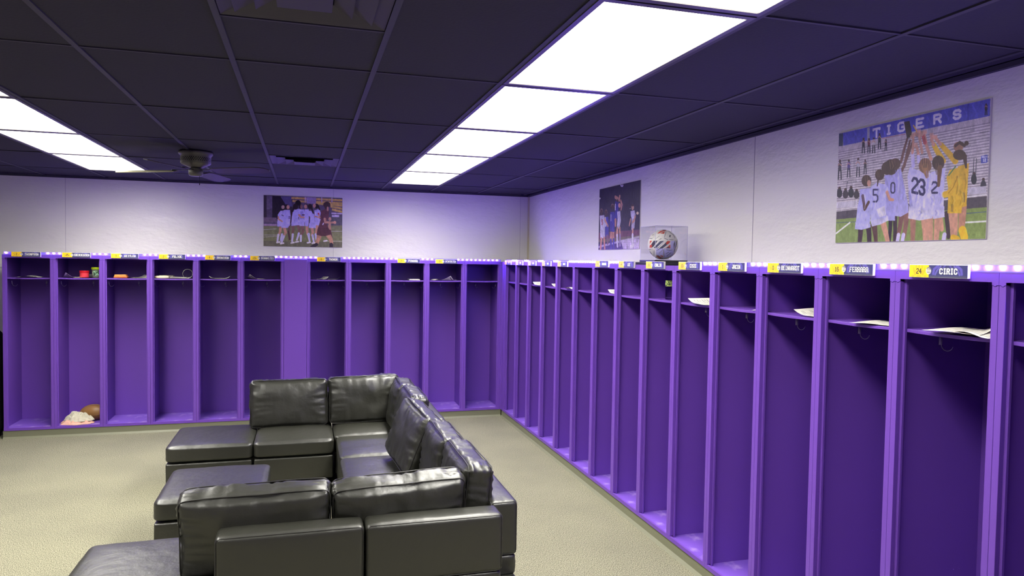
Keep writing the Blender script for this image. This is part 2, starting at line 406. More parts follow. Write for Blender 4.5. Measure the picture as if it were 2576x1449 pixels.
# vertical joints of the wall boards and the caulked corner
bm = bmesh.new(); box(bm, XW-.02, XW, YW-.02, YW, ZT-.2, H-.022)
struct('trim_3', bm, mat('caulk', srgb(214, 206, 178), 0.6, 0.2))
bm = bmesh.new()
for x in (-2.55, .335, 2.72): box(bm, x-.002, x+.002, YW-.0025, YW, ZT-.2, H-.022)
for y in (4.1,): box(bm, XW-.0025, XW, y-.002, y+.002, ZT-.2, H-.022)
struct('trim_4', bm, mat('board_joint', srgb(196, 190, 196), 0.5, 0.3))
bm = bmesh.new(); box(bm, XL, -2.99, YW-.02, YW, 1.765, 1.80)
struct('trim_5', bm, M_WHITE)

# ------------------------------------------------------------------ ceiling light panels
def make_light():
    t = thing('ceiling_light', 'x', 'ceiling light')
    L, W2 = GY, GX
    bm = bmesh.new()
    for a in ((.012, .034, .006, L-.006), (W2-.034, W2-.012, .006, L-.006)): box(bm, a[0], a[1], a[2], a[3], -.004, .02)
    box(bm, .034, W2-.034, .006, .032, -.004, .02); box(bm, .034, W2-.034, L-.032, L-.006, -.004, .02)
    obj('frame', bm, M_LFRAME, t)
    bm = bmesh.new(); box(bm, .0335, W2-.0335, .0315, L-.0315, .0, .006); obj('diffuser', bm, M_LENS, t)
    bm = bmesh.new(); box(bm, .014, W2-.014, .008, L-.008, .02, .12); obj('housing', bm, M_LFRAME, t)
    return t
protoL = None
ORD = ['first', 'second', 'third', 'fourth', 'fifth', 'sixth', 'seventh', 'eighth', 'ninth', 'tenth', 'eleventh', 'twelfth', 'thirteenth', 'fourteenth', 'fifteenth']
for col, nm in ((1, 'right'), (-4, 'left')):
    for k, j in enumerate(reversed(LIGHT_ROWS)):
        lab = 'long white fluorescent ceiling panel, %s from the back wall in the %s strip' % (ORD[k], nm)
        loc = (GX0+col*GX, GY0+j*GY, H)
        if protoL is None: protoL = make_light(); protoL['label'] = lab; protoL.location = loc; protoL['group'] = 'fluorescent ceiling panels in two strips'
        else: dup(protoL, loc, 0, lab)

# ------------------------------------------------------------------ air vents
def make_vent():
    t = thing('air_vent', 'x', 'vent', group='square stepped ceiling vents'); S = GX-.03
    bm = bmesh.new()
    def ring(so, zo, si, zi, th=.003):
        a = [bm.verts.new((sx*so/2, sy*so/2, zo)) for sx, sy in ((-1,-1),(1,-1),(1,1),(-1,1))]
        b = [bm.verts.new((sx*si/2, sy*si/2, zi)) for sx, sy in ((-1,-1),(1,-1),(1,1),(-1,1))]
        c = [bm.verts.new((v.co.x*(1-th/si), v.co.y*(1-th/si), v.co.z+th)) for v in a]
        d = [bm.verts.new((v.co.x*(1-th/si), v.co.y*(1-th/si), v.co.z+th)) for v in b]
        for i in range(4):
            k = (i+1) % 4
            bm.faces.new((a[i], a[k], b[k], b[i])); bm.faces.new((c[i], d[i], d[k], c[k]))
            bm.faces.new((a[i], c[i], c[k], a[k])); bm.faces.new((b[i], b[k], d[k], d[i]))
    ring(S, 0, S-.10, .012)
    obj('frame', bm, M_VENT, t)
    for so, zo, si, zi in ((.475, -.005, .335, .016), (.325, -.012, .195, .009)):
        bm = bmesh.new(); ring(so, zo, si, zi); obj('louver', bm, M_VENT, t)
    bm = bmesh.new()
    pts_o = .18/2; pts_i = .11/2
    a = [bm.verts.new((sx*pts_o, sy*pts_o, -.02)) for sx, sy in ((-1,-1),(1,-1),(1,1),(-1,1))]
    b = [bm.verts.new((sx*pts_i, sy*pts_i, .004)) for sx, sy in ((-1,-1),(1,-1),(1,1),(-1,1))]
    bm.faces.new(a); bm.faces.new(b[::-1])
    for i in range(4): bm.faces.new((a[i], b[i], b[(i+1) % 4], a[(i+1) % 4]))
    obj('center_cone', bm, M_VENT, t)
    bm = bmesh.new(); box(bm, -S/2+.01, S/2-.01, -S/2+.01, S/2-.01, .12, .13); obj('duct', bm, M_DARK, t)
    return t
v0 = make_vent(); v0.location = (GX0-GX/2, GY0-GY*.75, H+.002); v0['label'] = 'large dark square vent nearest the camera, cut by the top edge'
dup(v0, (GX0-GX/2, GY0+2.75*GY, H+.002), 0, 'small-looking dark square vent close to the back wall, between the light strips')

# ================================================================== LOCKERS
JF, JR, JG = 0.0264, 0.021, 0.0105
def make_locker():
    t = thing('open_locker', 'x', 'locker'); w_, d_ = LW, LD; z0, z1 = ZB, ZT; e = .0006
    bm = bmesh.new()
    box(bm, e, .004, .022, d_, z0, z1-.001); box(bm, w_-.004, w_-e, .022, d_, z0, z1-.001)
    box(bm, .004, w_-.004, d_-.003, d_, z0+.02, z1-.004); box(bm, .004, w_-.004, .022, d_, z1-.004, z1-.001)
    # rivet pairs on the side panels
    for zz in (.35, .62, .9, 1.2):
        for yy in (.36, .39):
            for sx, xx in ((1, .004), (-1, w_-.004)):
                lathe_ = [(0.0022, 0), (0.0014, .0016)]
                c0 = Vector((xx, yy, zz))
                ring = [bm.verts.new(c0+Vector((0, .0022*math.cos(a*PI/4), .0022*math.sin(a*PI/4)))) for a in range(8)]
                top = bm.verts.new(c0+Vector((sx*.0018, 0, 0)))
                for a in range(8): bm.faces.new((ring[a], ring[(a+1) % 8], top))
    obj('cabinet_body', bm, M_PURPLE, t)
    bm = bmesh.new(); box(bm, .004, w_-.004, .0, d_-.003, z0, z0+.021); obj('bottom_panel', bm, M_PFLOOR, t)
    bm = bmesh.new()
    for s in (0, 1):
        def X(a): return a if not s else w_-a
        xa, xb = sorted((X(e), X(JF))); box(bm, xa, xb, 0, JR, z0+.03, z1-.034)
        xa, xb = sorted((X(e), X(JF+JG))); box(bm, xa, xb, JR, JR+.012, z0+.021, z1-.034)
        for k in (.33, .66): xa, xb = sorted((X(JF*k-.001), X(JF*k+.001)))
    obj('door_jamb', bm, M_PURPLE, t, bevel=.0015)
    # header with notched lower corners, sill with notched upper corners
    bm = bmesh.new(); yf = -.0012
    hb = z1-.034
    jn = hb-.010
    pts = [(e, z1), (e, jn), (.008, jn), (.011, jn-.004), (.018, jn-.004), (.021, jn), (JF, jn), (JF, hb), (w_-JF, hb), (w_-JF, jn), (w_-.021, jn), (w_-.018, jn-.004), (w_-.011, jn-.004), (w_-.008, jn), (w_-e, jn), (w_-e, z1)]
    prism(bm, pts, yf, .02, 'y'); obj('header', bm, M_PURPLE, t)
    for run in (pts[1:7], pts[9:15]):
        bm = bmesh.new(); tube(bm, [(x, yf+.0004, z-.0007) for x, z in run], .0010, 4)
        obj('joint_gap', bm, mat('joint_shadow', srgb(44, 26, 84), .8, .1), t)
    bm = bmesh.new(); sb = z0+.026; sn = sb+.008
    pts = [(e, z0), (e, sn), (.009, sn+.003), (.018, sn+.003), (JF, sb), (w_-JF, sb), (w_-.018, sn+.003), (w_-.009, sn+.003), (w_-e, sn), (w_-e, z0)]
    prism(bm, pts, yf, .012, 'y'); obj('sill', bm, M_PURPLE, t)
    bm = bmesh.new(); n = 12
    top = []; bot = []
    for k in range(n+1):
        x = .006+(w_-.012)*k/n; sag = -.004*math.sin(PI*k/n)
        top.append((x, SHELF+sag)); bot.append((x, SHELF-.004+sag))
    prism(bm, top+bot[::-1], .036, d_-.004, 'y')
    top2 = [(x, z+.001) for x, z in top]; bot2 = [(x, z-.009) for x, z in bot]
    prism(bm, top2+bot2[::-1], .033, .038, 'y')
    obj('shelf', bm, M_PURPLE, t, bevel=.0015)
    for kind in range(3):
        bm = bmesh.new(); R = .02
        if kind == 2:
            o0 = Vector((w_*.55, d_-.005, 1.585)); fx = Vector((0, -1, 0))
        else:
            o0 = Vector((.0045 if kind == 0 else w_-.0045, .24, 1.59)); fx = Vector((1 if kind == 0 else -1, 0, 0))
        side = Vector((0, 0, 1)).cross(fx)
        pts = [o0+fx*.004+Vector((0, 0, .03)), o0+fx*.006]
        for a in range(7):
            an = PI+a*PI/6; pts.append(o0+fx*(.006+R+R*math.cos(an))+Vector((0, 0, R*math.sin(an)))+side*.003*a)
        tube(bm, pts, .0016, 6)
        bx = o0+Vector((0, 0, .02)); hw = side*.008
        vs = [bm.verts.new(bx+hw*sx+Vector((0, 0, .016*sz))+fx*f) for sx, sz in ((-1,-1),(1,-1),(1,1),(-1,1)) for f in (0, .003)]
        for q in ((0,2,4,6),(1,3,5,7),(0,1,3,2),(2,3,5,4),(4,5,7,6),(6,7,1,0)):
            try: bm.faces.new([vs[i] for i in q])
            except ValueError: pass
        obj('hook', bm, M_STEEL, t, smooth=True)
    return t
L0 = make_locker()
BX = [-2.967+LW*k for k in range(6)] + [.0278+LW*k for k in range(5)]
BLAB = ['purple open metal locker at the far left end of the back row',
 'purple open locker holding the brown football and crumpled clothes',
 'purple open locker on the back row with an orange packet on its shelf',
 'purple open locker on the back row with a thin silver ring on its shelf',
 'purple open locker on the back row, fifth from the left end',
 'purple open locker directly left of the wide flat filler panel',
 'purple open locker directly right of the wide flat filler panel',
 'purple open back row locker with empty shelf, second right of the filler panel',
 'purple open back row locker with a thin booklet stack on its shelf',
 'purple open back row locker, second from the room corner',
 'purple open back row locker nearest the room corner, shelf empty']
for k, x in enumerate(BX):
    if k == 0: L0.location = (x, YB, 0); L0['label'] = BLAB[0]; L0['group'] = 'purple lockers along the back wall'
    else: dup(L0, (x, YB, 0), 0, BLAB[k])
RY = [8.323-LW*k for k in range(15)]
for k, y in enumerate(RY):
    if k == 8: lab = 'purple open locker in the right row holding the clear water bottle'
    elif k == 14: lab = 'purple open right row locker cut off by the right edge of the photo'
    elif k == 13: lab = 'purple open right row locker under the biggest name plate, at the photo right'
    elif k == 12: lab = 'purple open right row locker one left of the biggest name plate'
    elif k == 5: lab = 'purple open right row locker with no plate above and an empty shelf'
    elif k == 0: lab = 'purple open right row locker right beside the room corner'
    else: lab = 'purple open metal locker, %s from the room corner in the right row' % ORD[k]
    dup(L0, (XR, y, 0), -PI/2, lab, 'purple lockers along the right wall')
# filler panels
bm = bmesh.new(); box(bm, -.2225, .0265, YB-.004, YB+.016, ZB, ZT-.004); box(bm, -.2225, -.205, YB+.016, YB+.45, ZB, ZT-.004)
tag(obj('filler_panel', bm, M_PURPLE, bevel=.003), 'wide flat purple panel closing the gap in the back locker row', 'panel')
bm = bmesh.new()
box(bm, 2.3145, XR+.02, YB-.001, YB+.02, ZB, ZT); box(bm, XR, XR+.016, 8.3235, YB-.001, ZB, ZT)
box(bm, XR-.004, XR, 8.36, 8.372, ZB, ZT-.03)
tag(obj('joining_panel', bm, M_PURPLE, bevel=.002), 'narrow purple panel joining the two locker rows in the corner', 'panel')

# ------------------------------------------------------------------ name plates
def plate_raster(num, name, seed):
    r = Raster(176, 34, (248, 205, 40)); W, Hh = 176, 34; sp = 62
    for (x, y, a, b) in ((22, 6, 2.2, 6), (31, 4, 2.6, 6), (41, 6, 2.4, 6), (14, 14, 2.2, 7), (49, 14, 2.4, 7), (19, 22, 5, 8), (43, 22, 5, 8), (31, 31, 8, 4), (12, 31, 5, 3), (51, 31, 5, 3)):
        r.ell((214, 172, 52), x, y, a, b, .75)
    r.poly((62, 62, 110), [(sp, 0), (W, 0), (W, Hh), (sp, Hh)])
    rs = random.Random(seed)
    for x0, s in ((78, 1), (158, -1)):
        r.line((112, 100, 200), 7, [(x0+12*s, 3), (x0, 12), (x0-2*s, 24)], .7)
        r.line((128, 116, 214), 5, [(x0+20*s, 4), (x0+10*s, 14), (x0+4*s, 26)], .6)
        r.line((100, 90, 180), 4, [(x0+34*s, 1), (x0+28*s, 7), (x0+30*s, 11)], .7)
    r.poly((84, 84, 104), [(sp, 29), (W, 29), (W, Hh), (sp, Hh)], .8)
    r.ell((236, 230, 214), sp-1, 16, 8.2, 10, .95)
    r.ell((84, 78, 96), sp-1, 16, 6.4, 8, .35)
    r.line((60, 56, 76), 1.6, [(sp-6, 10), (sp-2, 7), (sp+3, 9), (sp+5, 12)]); r.line((236, 230, 214), 1.4, [(sp-6, 17), (sp+5, 17)]); r.line((110, 104, 120), 1.2, [(sp-5, 20), (sp+4, 20)])
    if num: r.text(num, (44, 36, 66), 31, 17.5, 6.5*len(num)+1.5*(len(num)-1), 13, 2.3, gap=.4)
    if name and name[0] == '#':
        n = int(name[1:]); x0 = 121-n*3.6; r.poly((242, 238, 236), [(x0, 10), (x0+n*7.2, 10), (x0+n*7.2, 24), (x0, 24)])
        for i in range(n): r.line((120, 112, 160), 2.2, [(x0+3.6+i*7.2, 14.5+rs.random()*2), (x0+3.6+i*7.2+rs.random()*2-1, 19.5)], .8)
        r.ell((60, 50, 70), 31, 17, 3.2, 5.5, .8)
    elif name:
        n = len(name); wd = min(10.4*n+1, 98); cx = 122 if n > 6 else 121
        r.text(name, (40, 40, 76), cx, 17.4, wd-3, 14, 5.2 if n < 7 else 3.8, gap=.5)
        r.text(name, (250, 248, 236), cx, 17, wd-3, 13.4, 3.4 if n < 7 else 2.3, gap=.5)
        cw = (wd-3)/(n+.5*(n-1))
        for i, ch in enumerate(name):       # slab feet
            x0 = cx-(wd-3)/2+i*cw*1.5
            feet = {'A': (0, 1), 'F': (0,), 'R': (0, 1), 'N': (0,), 'H': (0, 1), 'P': (0,), 'T': (.5,), 'K': (0, 1), 'M': (0, 1), 'I': (.5,)}.get(ch, ())
            for f in feet: r.line((250, 248, 236), 2.4, [(x0+f*cw-1.6, 23.4), (x0+f*cw+1.6, 23.4)])
    r.poly((236, 230, 226), [(0, 0), (W, 0), (W, .9), (0, .9)])
    return r
def make_plate(pos, rotz, num, name, label, seed, tilt=0):
    t = thing('name_plate', label, 'name plate', pos, rotz, 'yellow and navy name plates on the lockers')
    t.rotation_euler = (0, tilt, rotz)
    W, Hh, T = .262, .050, .012
    bm = bmesh.new(); box(bm, 0, W, 0, T, 0, Hh); obj('board', bm, M_WHITE, t)
    p = print_mesh('printed_face', plate_raster(num, name, seed), W-.002, Hh-.0015, M_PRINT, t)
    p.location = (.001, -.0006, .0008)
    return t
bp = [(-2.878, 1.884, '2', 'THOMPSON'), (-2.421, 1.884, '25', 'FREDERIKSEN'), (-1.966, 1.882, '3', 'KEITLEN'), (-1.506, 1.882, '2', 'FELICE'), (-1.046, 1.880, '6', 'BASKERON'), (-.582, 1.880, '15', 'TERAMIZZI'), (.135, 1.878, '8', 'TUCKER'), (1.048, 1.876, '21', 'FERRARA'), (1.5, 1.874, '15', 'WINTRICH')]
bpl = ['leftmost yellow and navy name plate on the back row, numbered 2', 'name plate with the longest name, second from the left on the back row', 'yellow and navy name plate numbered 3 above the orange packet', 'yellow and navy name plate above the locker with the silver ring', 'yellow and navy name plate over the fifth back locker, a long name', 'yellow and navy name plate just left of the wide filler panel', 'yellow and navy name plate just right of the wide filler panel', 'yellow and navy name plate above the shelf with the booklet stack', 'yellow and navy back row name plate nearest the room corner']
for i, (x, z, n, nm) in enumerate(bp): make_plate((x, YB-.0145, z-.001), 0, n, nm, bpl[i], i, tilt=.012 if i in (4, 7) else 0)
rp = [(8.306, '', '#3'), (7.835, '', '#5'), (7.366, '', '#6'), (6.893, '', '#5'), (6.428, '', '#6'), (5.504, '', '#8'), (5.045, '4', 'LEE'), (4.588, '8', 'CAHLIN'), (4.130, '10', 'CISIC'), (3.668, '1', 'JACIN'), (3.206, '0', 'REINHARDT'), (2.748, '16', 'FERRARA'), (2.296, '24', 'CIRIC')]
rpl = ['tiny name plate closest to the room corner on the right row', 'small name plate second from the room corner on the right row', 'small name plate third from the room corner on the right row', 'small name plate fourth from the room corner on the right row', 'small name plate fifth from the room corner, last before the row gap',
 'yellow and navy name plate below the night match photo, first after the row gap', 'yellow and navy name plate just left of the ball display case', 'yellow and navy name plate in front of the ball display case', 'yellow and navy name plate at the right foot of the ball display case', 'yellow and navy name plate numbered 1 on the right row', 'yellow and navy name plate numbered 0 with a long name', 'yellow and navy name plate numbered 16', 'largest yellow and navy name plate, numbered 24, at the right']
for i, (y, n, nm) in enumerate(rp): make_plate((XR-.0145, y, 1.8795 if i > 4 else 1.871), -PI/2, n, nm, rpl[i], 20+i)

# ------------------------------------------------------------------ LED strips
def led_strip(pos, rotz, L, label, gaps, near_end):
    t = thing('led_strip', label, 'led light strip', pos, rotz, 'led strips along the locker tops')
    cuts = [g for g in gaps if g[1]-g[0] > .5]; a = 0
    for g in cuts+[(L, L)]:
        bm = bmesh.new(); box(bm, a, g[0], 0, .010, .0005, .026); obj('tape', bm, M_TAPE, t)
        bm = bmesh.new(); box(bm, a, g[0], -.004, 0, .0005, .005); obj('clear_rail', bm, M_TAPE, t)
        a = g[1]
    n = int(L/.0535); idx = list(range(n))
    idx.sort(key=lambda k: -k if near_end else k)
    proto = None; rest = bmesh.new(); any_rest = False
    def bulb(b, x):
        prism(b, [(x-.0075, .023), (x+.0075, .023), (x+.0015, .0105), (x-.0015, .0105)], -.007, -.0005, 'y')
    used = 0
    for k in idx:
        x = .02+k*.0535
        if any(a <= x <= b for a, b in gaps): continue
        if used < 98:
            if proto is None:
                bm = bmesh.new(); bulb(bm, 0); proto = obj('led_bulb', bm, M_BULB, t, loc=(x, 0, 0))
            else:
                c = proto.copy(); C.objects.link(c); c.parent = t; c.location = (x, 0, 0)
            used += 1
        else: bulb(rest, x); any_rest = True
    if any_rest:
        o = obj('led_bulbs', rest, M_BULB, t); o['kind'] = 'stuff'
    return t
led_strip((-2.95, YB+.002, ZT), 0, 5.26, 'glowing violet led strip along the top of the back lockers', [(x+2.95-.01, x+2.95+.272) for x, *_ in bp], False)
led_strip((XR+.002, 8.30, ZT), -PI/2, 6.82, 'glowing violet led strip along the top of the right wall lockers', [(8.30-y-.01, 8.30-y+.272) for y, *_ in rp]+[(8.30-5.05, 8.30-4.15)], True)

# ================================================================== SECTIONAL SOFA
def rbox(bm, sx, sy, sz, r=.03, n=14, bulge=(0, 0, 0), wr=0.0, seed=0, wlen=.07, pinch=0.0):
    """soft rounded box centred at the origin: size sx sy sz, faces bulged, gathers running in from the edges"""
    S = Vector((sx/2, sy/2, sz/2)); off = Vector((seed*3.1, seed*1.7, seed*.9)); vmap = {}
    R3 = r if isinstance(r, tuple) else (r, r, r)
    def put(a, b, ax, sg):
        p = [0, 0, 0]; p[ax] = sg; o1, o2 = (ax+1) % 3, (ax+2) % 3; p[o1] = a; p[o2] = b
        key = tuple(round(q, 5) for q in p)
        if key in vmap: return vmap[key]
        q = Vector((p[0]*S.x, p[1]*S.y, p[2]*S.z)); inner = Vector([max(-S[i]+R3[i], min(S[i]-R3[i], q[i])) for i in range(3)])
        d = q-inner; d = Vector((d.x/R3[0], d.y/R3[1], d.z/R3[2])); nrm = d.normalized() if d.length > 1e-9 else Vector((0, 0, 0))
        q = inner+Vector((nrm.x*R3[0], nrm.y*R3[1], nrm.z*R3[2]))
        for i in range(3):
            if bulge[i]:
                j, k = (i+1) % 3, (i+2) % 3
                w_ = max(0, 1-(p[j])**4)*max(0, 1-(p[k])**4)
                q[i] += p[i]*bulge[i]*w_
        if pinch:
            m = abs(p[0])*abs(p[2])
            q.x *= 1-pinch*(1-m)*abs(p[0])*0.6; q.z *= 1-pinch*(1-m)*abs(p[2])
        if wr:
            dist = min((S[i]-abs(inner[i]) if abs(p[i]) < .999 else 9) for i in range(3))
            j, k = (ax+1) % 3, (ax+2) % 3
            amp = math.exp(-max(dist, 0)/wlen)
            dj, dk = S[j]-abs(q[j]), S[k]-abs(q[k])
            f = 1-2*abs(noise.noise(Vector((q[k]*22, q[j]*4, ax*7.0))+off)) if dj < dk else 1-2*abs(noise.noise(Vector((q[j]*22, q[k]*4, ax*5.0))+off))
            f = f*f-.35
            g = noise.noise(q*6+off)
            q += Vector([(sg if i == ax else 0) for i in range(3)])*(wr*f*amp*.7 + wr*.7*g)
        v = bm.verts.new(q); vmap[key] = v; return v
    def ramp(i, L, rr):
        e = min(.45, rr*2.0/L); t = i/n
        k = 3
        if i <= k: return -1+e*(i/k)
        if i >= n-k: return 1-e*((n-i)/k)
        return (-1+e)+(2-2*e)*(i-k)/(n-2*k)
    for ax in range(3):
        o1, o2 = (ax+1) % 3, (ax+2) % 3
        for sg in (-1, 1):
            for i in range(n):
                for j in range(n):
                    a0, a1 = ramp(i, 2*S[o1], R3[o1]), ramp(i+1, 2*S[o1], R3[o1]); b0, b1 = ramp(j, 2*S[o2], R3[o2]), ramp(j+1, 2*S[o2], R3[o2])
                    q = [put(a0, b0, ax, sg), put(a1, b0, ax, sg), put(a1, b1, ax, sg), put(a0, b1, ax, sg)]
                    if len(set(q)) < 4: continue
                    if sg < 0: q.reverse()
                    try: bm.faces.new(q)
                    except ValueError: pass
def loop_rect(a, b, r, seg=5):
    pts = []
    for cx, cy, a0 in ((a-r, b-r, 0), (-a+r, b-r, PI/2), (-a+r, -b+r, PI), (a-r, -b+r, 1.5*PI)):
        for k in range(seg+1): an = a0+k*PI/2/seg; pts.append((cx+r*math.cos(an), cy+r*math.sin(an)))
    return pts
def densify(pts, step=.05):
    out = []
    for i in range(len(pts)):
        a, b = Vector(pts[i]), Vector(pts[(i+1) % len(pts)]); n = max(1, int((b-a).length/step))
        for k in range(n): out.append(tuple(a+(b-a)*k/n))
    return out
def soft(name, x0, x1, y0, y1, z0, z1, parent, r=.028, bulge=(0, 0, 0), wr=.002, seed=1, seams=(), n=16, wlen=.07):
    cx, cy, cz = (x0+x1)/2, (y0+y1)/2, (z0+z1)/2; sx, sy, sz = x1-x0, y1-y0, z1-z0
    bm = bmesh.new(); rbox(bm, sx, sy, sz, r, n, bulge, wr, seed, wlen)
    o = obj(name, bm, M_LEATHER, parent, smooth=True, loc=(cx, cy, cz))
    if seams:
        bm = bmesh.new()
        if isinstance(r, tuple): rc, q = r[0], r[2]*.29
        else: rc, q = r, r*.29
        for s in seams:
            if s == 'top': tube(bm, [(x, y, sz/2-(q if rc < .04 else r[2]*.72)) for x, y in densify(loop_rect(sx/2-(q if rc < .04 else .006)+.001, sy/2-(q if rc < .04 else .006)+.001, rc))], .0028, 6, True)
            if s == 'bottom': tube(bm, [(x, y, -sz/2+q) for x, y in densify(loop_rect(sx/2-q+.001, sy/2-q+.001, r))], .0028, 6, True)
            if s == 'xp': tube(bm, [(sx/2-q, x, y) for x, y in densify(loop_rect(sy/2-q+.001, sz/2-q+.001, r))], .0028, 6, True)
            if s == 'xn': tube(bm, [(-sx/2+q, x, y) for x, y in densify(loop_rect(sy/2-q+.001, sz/2-q+.001, r))], .0028, 6, True)
            if s == 'yp': tube(bm, [(x, sy/2-q, y) for x, y in densify(loop_rect(sx/2-q+.001, sz/2-q+.001, r))], .0028, 6, True)
            if s == 'yn': tube(bm, [(x, -sy/2+q, y) for x, y in densify(loop_rect(sx/2-q+.001, sz/2-q+.001, r))], .0028, 6, True)
        obj('piping', bm, M_SEAM, o, smooth=True)
    return o
MOD = 0
def module(label, x0, x1, y0, y1, seat, backs, name='sofa_section', cat='sofa section'):
    """seat = (x0, x1, y0, y1) of the seat pad; backs = list of (x0, x1, y0, y1, seams)"""
    global MOD; MOD += 1
    cx, cy = (x0+x1)/2, (y0+y1)/2
    t = thing(name, label, cat, (cx, cy, 0), 0, 'pieces of the black leather sectional sofa')
    R = lambda a: (a[0]-cx, a[1]-cx, a[2]-cy, a[3]-cy)
    s = R(seat); e = .003
    soft('base', x0-cx+e+.004, x1-cx-e-.004, y0-cy+e+.004, y1-cy-e-.004, .078, .268, t, r=.012, wr=.0015, seed=MOD)
    soft('seat_pad', s[0]+e, s[1]-e, s[2]+e, s[3]-e, .276, .404, t, r=(.042, .042, .022), bulge=(0.002, 0.002, .016), wr=.004, seed=MOD+20, seams=('top',), n=20, wlen=.05)
    for (a, b, c, d, sm) in backs:
        q = R((a, b, c, d))
        soft('back_support', q[0]+e+.006, q[1]-e-.006, q[2]+e+.006, q[3]-e-.006, .262, .374, t, r=.02, wr=.008, seed=MOD+60, n=14)
        soft('backrest', q[0]+e, q[1]-e, q[2]+e, q[3]-e, .372, .66, t, r=.022, bulge=(.003, .003, .006), wr=.003, seed=MOD+40, seams=sm, n=18, wlen=.05)
    for sx in (-1, 1):
        for sy in (-1, 1):
            bm = bmesh.new(); lx = (x1-x0)/2-.07; ly = (y1-y0)/2-.07
            lathe(bm, [(.018, 0), (.024, .03), (.024, .08)], sx*lx, sy*ly, 16); obj('leg', bm, M_LEG, t, smooth=False)
    return t
module('black leather ottoman at the far left end of the sofa, nearest the football locker', -1.055, -.4, 6.10, 6.83, (-1.055, -.4, 6.10, 6.83), [], 'ottoman', 'ottoman')
module('black leather sofa seat of the far row, between far ottoman and corner', -.397, .245, 6.10, 6.98, (-.397, .245, 6.10, 6.83), [(-.397, .245, 6.83, 6.98, ('yp', 'yn'))])
module('black leather corner seat at the far end of the sofa', .249, 1.08, 6.205, 6.98, (.249, .93, 6.205, 6.83), [(.249, .93, 6.83, 6.98, ('yp', 'yn')), (.93, 1.08, 6.205, 6.98, ('xp', 'xn'))], 'corner_sofa_section', 'sofa section')
module('black leather sofa seat of the long side next to the far corner seat', .262, 1.08, 5.53, 6.20, (.262, .93, 5.53, 6.20), [(.93, 1.08, 5.53, 6.20, ('xp', 'xn'))])
module('black leather sofa seat in the middle of the long side, under the tilted cushion', .262, 1.08, 4.865, 5.525, (.262, .93, 4.865, 5.525), [(.93, 1.08, 4.865, 5.525, ('xp', 'xn'))])
module('black leather sofa seat of the long side next to the near corner seat', .262, 1.08, 4.20, 4.86, (.262, .93, 4.20, 4.86), [(.93, 1.08, 4.20, 4.86, ('xp', 'xn'))])
module('black leather corner seat at the near right, its plain back facing the camera', .283, 1.08, 3.37, 4.195, (.283, .93, 3.53, 4.195), [(.283, .957, 3.37, 3.525, ('yp', 'yn')), (.93, 1.085, 3.545, 4.195, ('xp', 'xn', 'yn'))], 'corner_sofa_section', 'sofa section')
module('black leather sofa seat in the foreground, its plain back facing the camera', -.385, .278, 3.37, 4.14, (-.385, .278, 3.53, 4.14), [(-.385, .278, 3.37, 3.525, ('yp', 'yn'))])
module('black leather ottoman at the bottom edge of the photo', -1.075, -.392, 3.42, 4.15, (-1.075, -.392, 3.42, 4.15), [], 'ottoman', 'ottoman')
module('loose black leather ottoman standing in the middle of the sofa', -.892, -.232, 4.755, 5.50, (-.892, -.232, 4.755, 5.50), [], 'ottoman', 'ottoman')

def cushion(label, cx, cy, cz, w_=.66, h_=.415, t_=.155, yaw=0.0, lean=0.0, roll=0.0, seed=1, bulge=.03):
    """local x = width, y = thickness, z = height"""
    bm = bmesh.new(); rbox(bm, w_, t_, h_, (.03, .04, .03), 34, (.006, bulge, .016), .017, seed, .12, pinch=.04)
    o = obj('back_cushion', bm, M_LEATHER, None, smooth=True)
    tag(o, label, 'cushion', 'loose black leather back cushions')
    o.rotation_mode = 'XYZ'
    o.matrix_world = Matrix.Translation((cx, cy, cz+.008)) @ Matrix.Rotation(yaw, 4, 'Z') @ Matrix.Rotation(lean, 4, 'X') @ Matrix.Rotation(roll, 4, 'Y')
    bm = bmesh.new(); a, b = w_/2-.006, h_/2-.004
    off = Vector((seed*3.1, seed*1.7, seed*.9))
    for sy in (-1, 1):
        pts = []
        for x, z in densify(loop_rect(a, b, .03), .03):
            px, pz = x/(w_/2), z/(h_/2); m = abs(px)*abs(pz)
            X = x*(1-.035*(1-m)*abs(px)*.6); Z = z*(1-.035*(1-m)*abs(pz))
            X += (.006 if abs(px) > .9 else 0)*math.copysign(1, px)*(1-pz**4); Z += (.012 if abs(pz) > .8 else 0)*math.copysign(1, pz)*(1-px**4)
            pts.append((X, sy*(t_/2-.014)+.002*noise.noise(Vector((x*20, z*20, sy))+off), Z))
        tube(bm, pts, .0032, 6, True)
    obj('piping', bm, M_SEAM, o, smooth=True)
    return o
# near row (seen from behind)
cushion('black back cushion in the foreground, left one of two seen from behind', -.213, 3.625, .598, w_=.69, h_=.40, lean=.16, seed=2, roll=-.012)
cushion('black back cushion in the foreground, right one of two seen from behind', .468, 3.63, .602, w_=.665, h_=.40, lean=.18, seed=3, roll=-.03, yaw=.03)
# far row
cushion('leftmost puffy black cushion of the far row beside the far ottoman', -.125, 6.70, .60, w_=.665, h_=.405, lean=-.13, seed=4, roll=-.006)
cushion('puffy black cushion of the far row in the sofa corner', .535, 6.70, .615, w_=.64, h_=.41, lean=-.12, seed=5, roll=-.02)
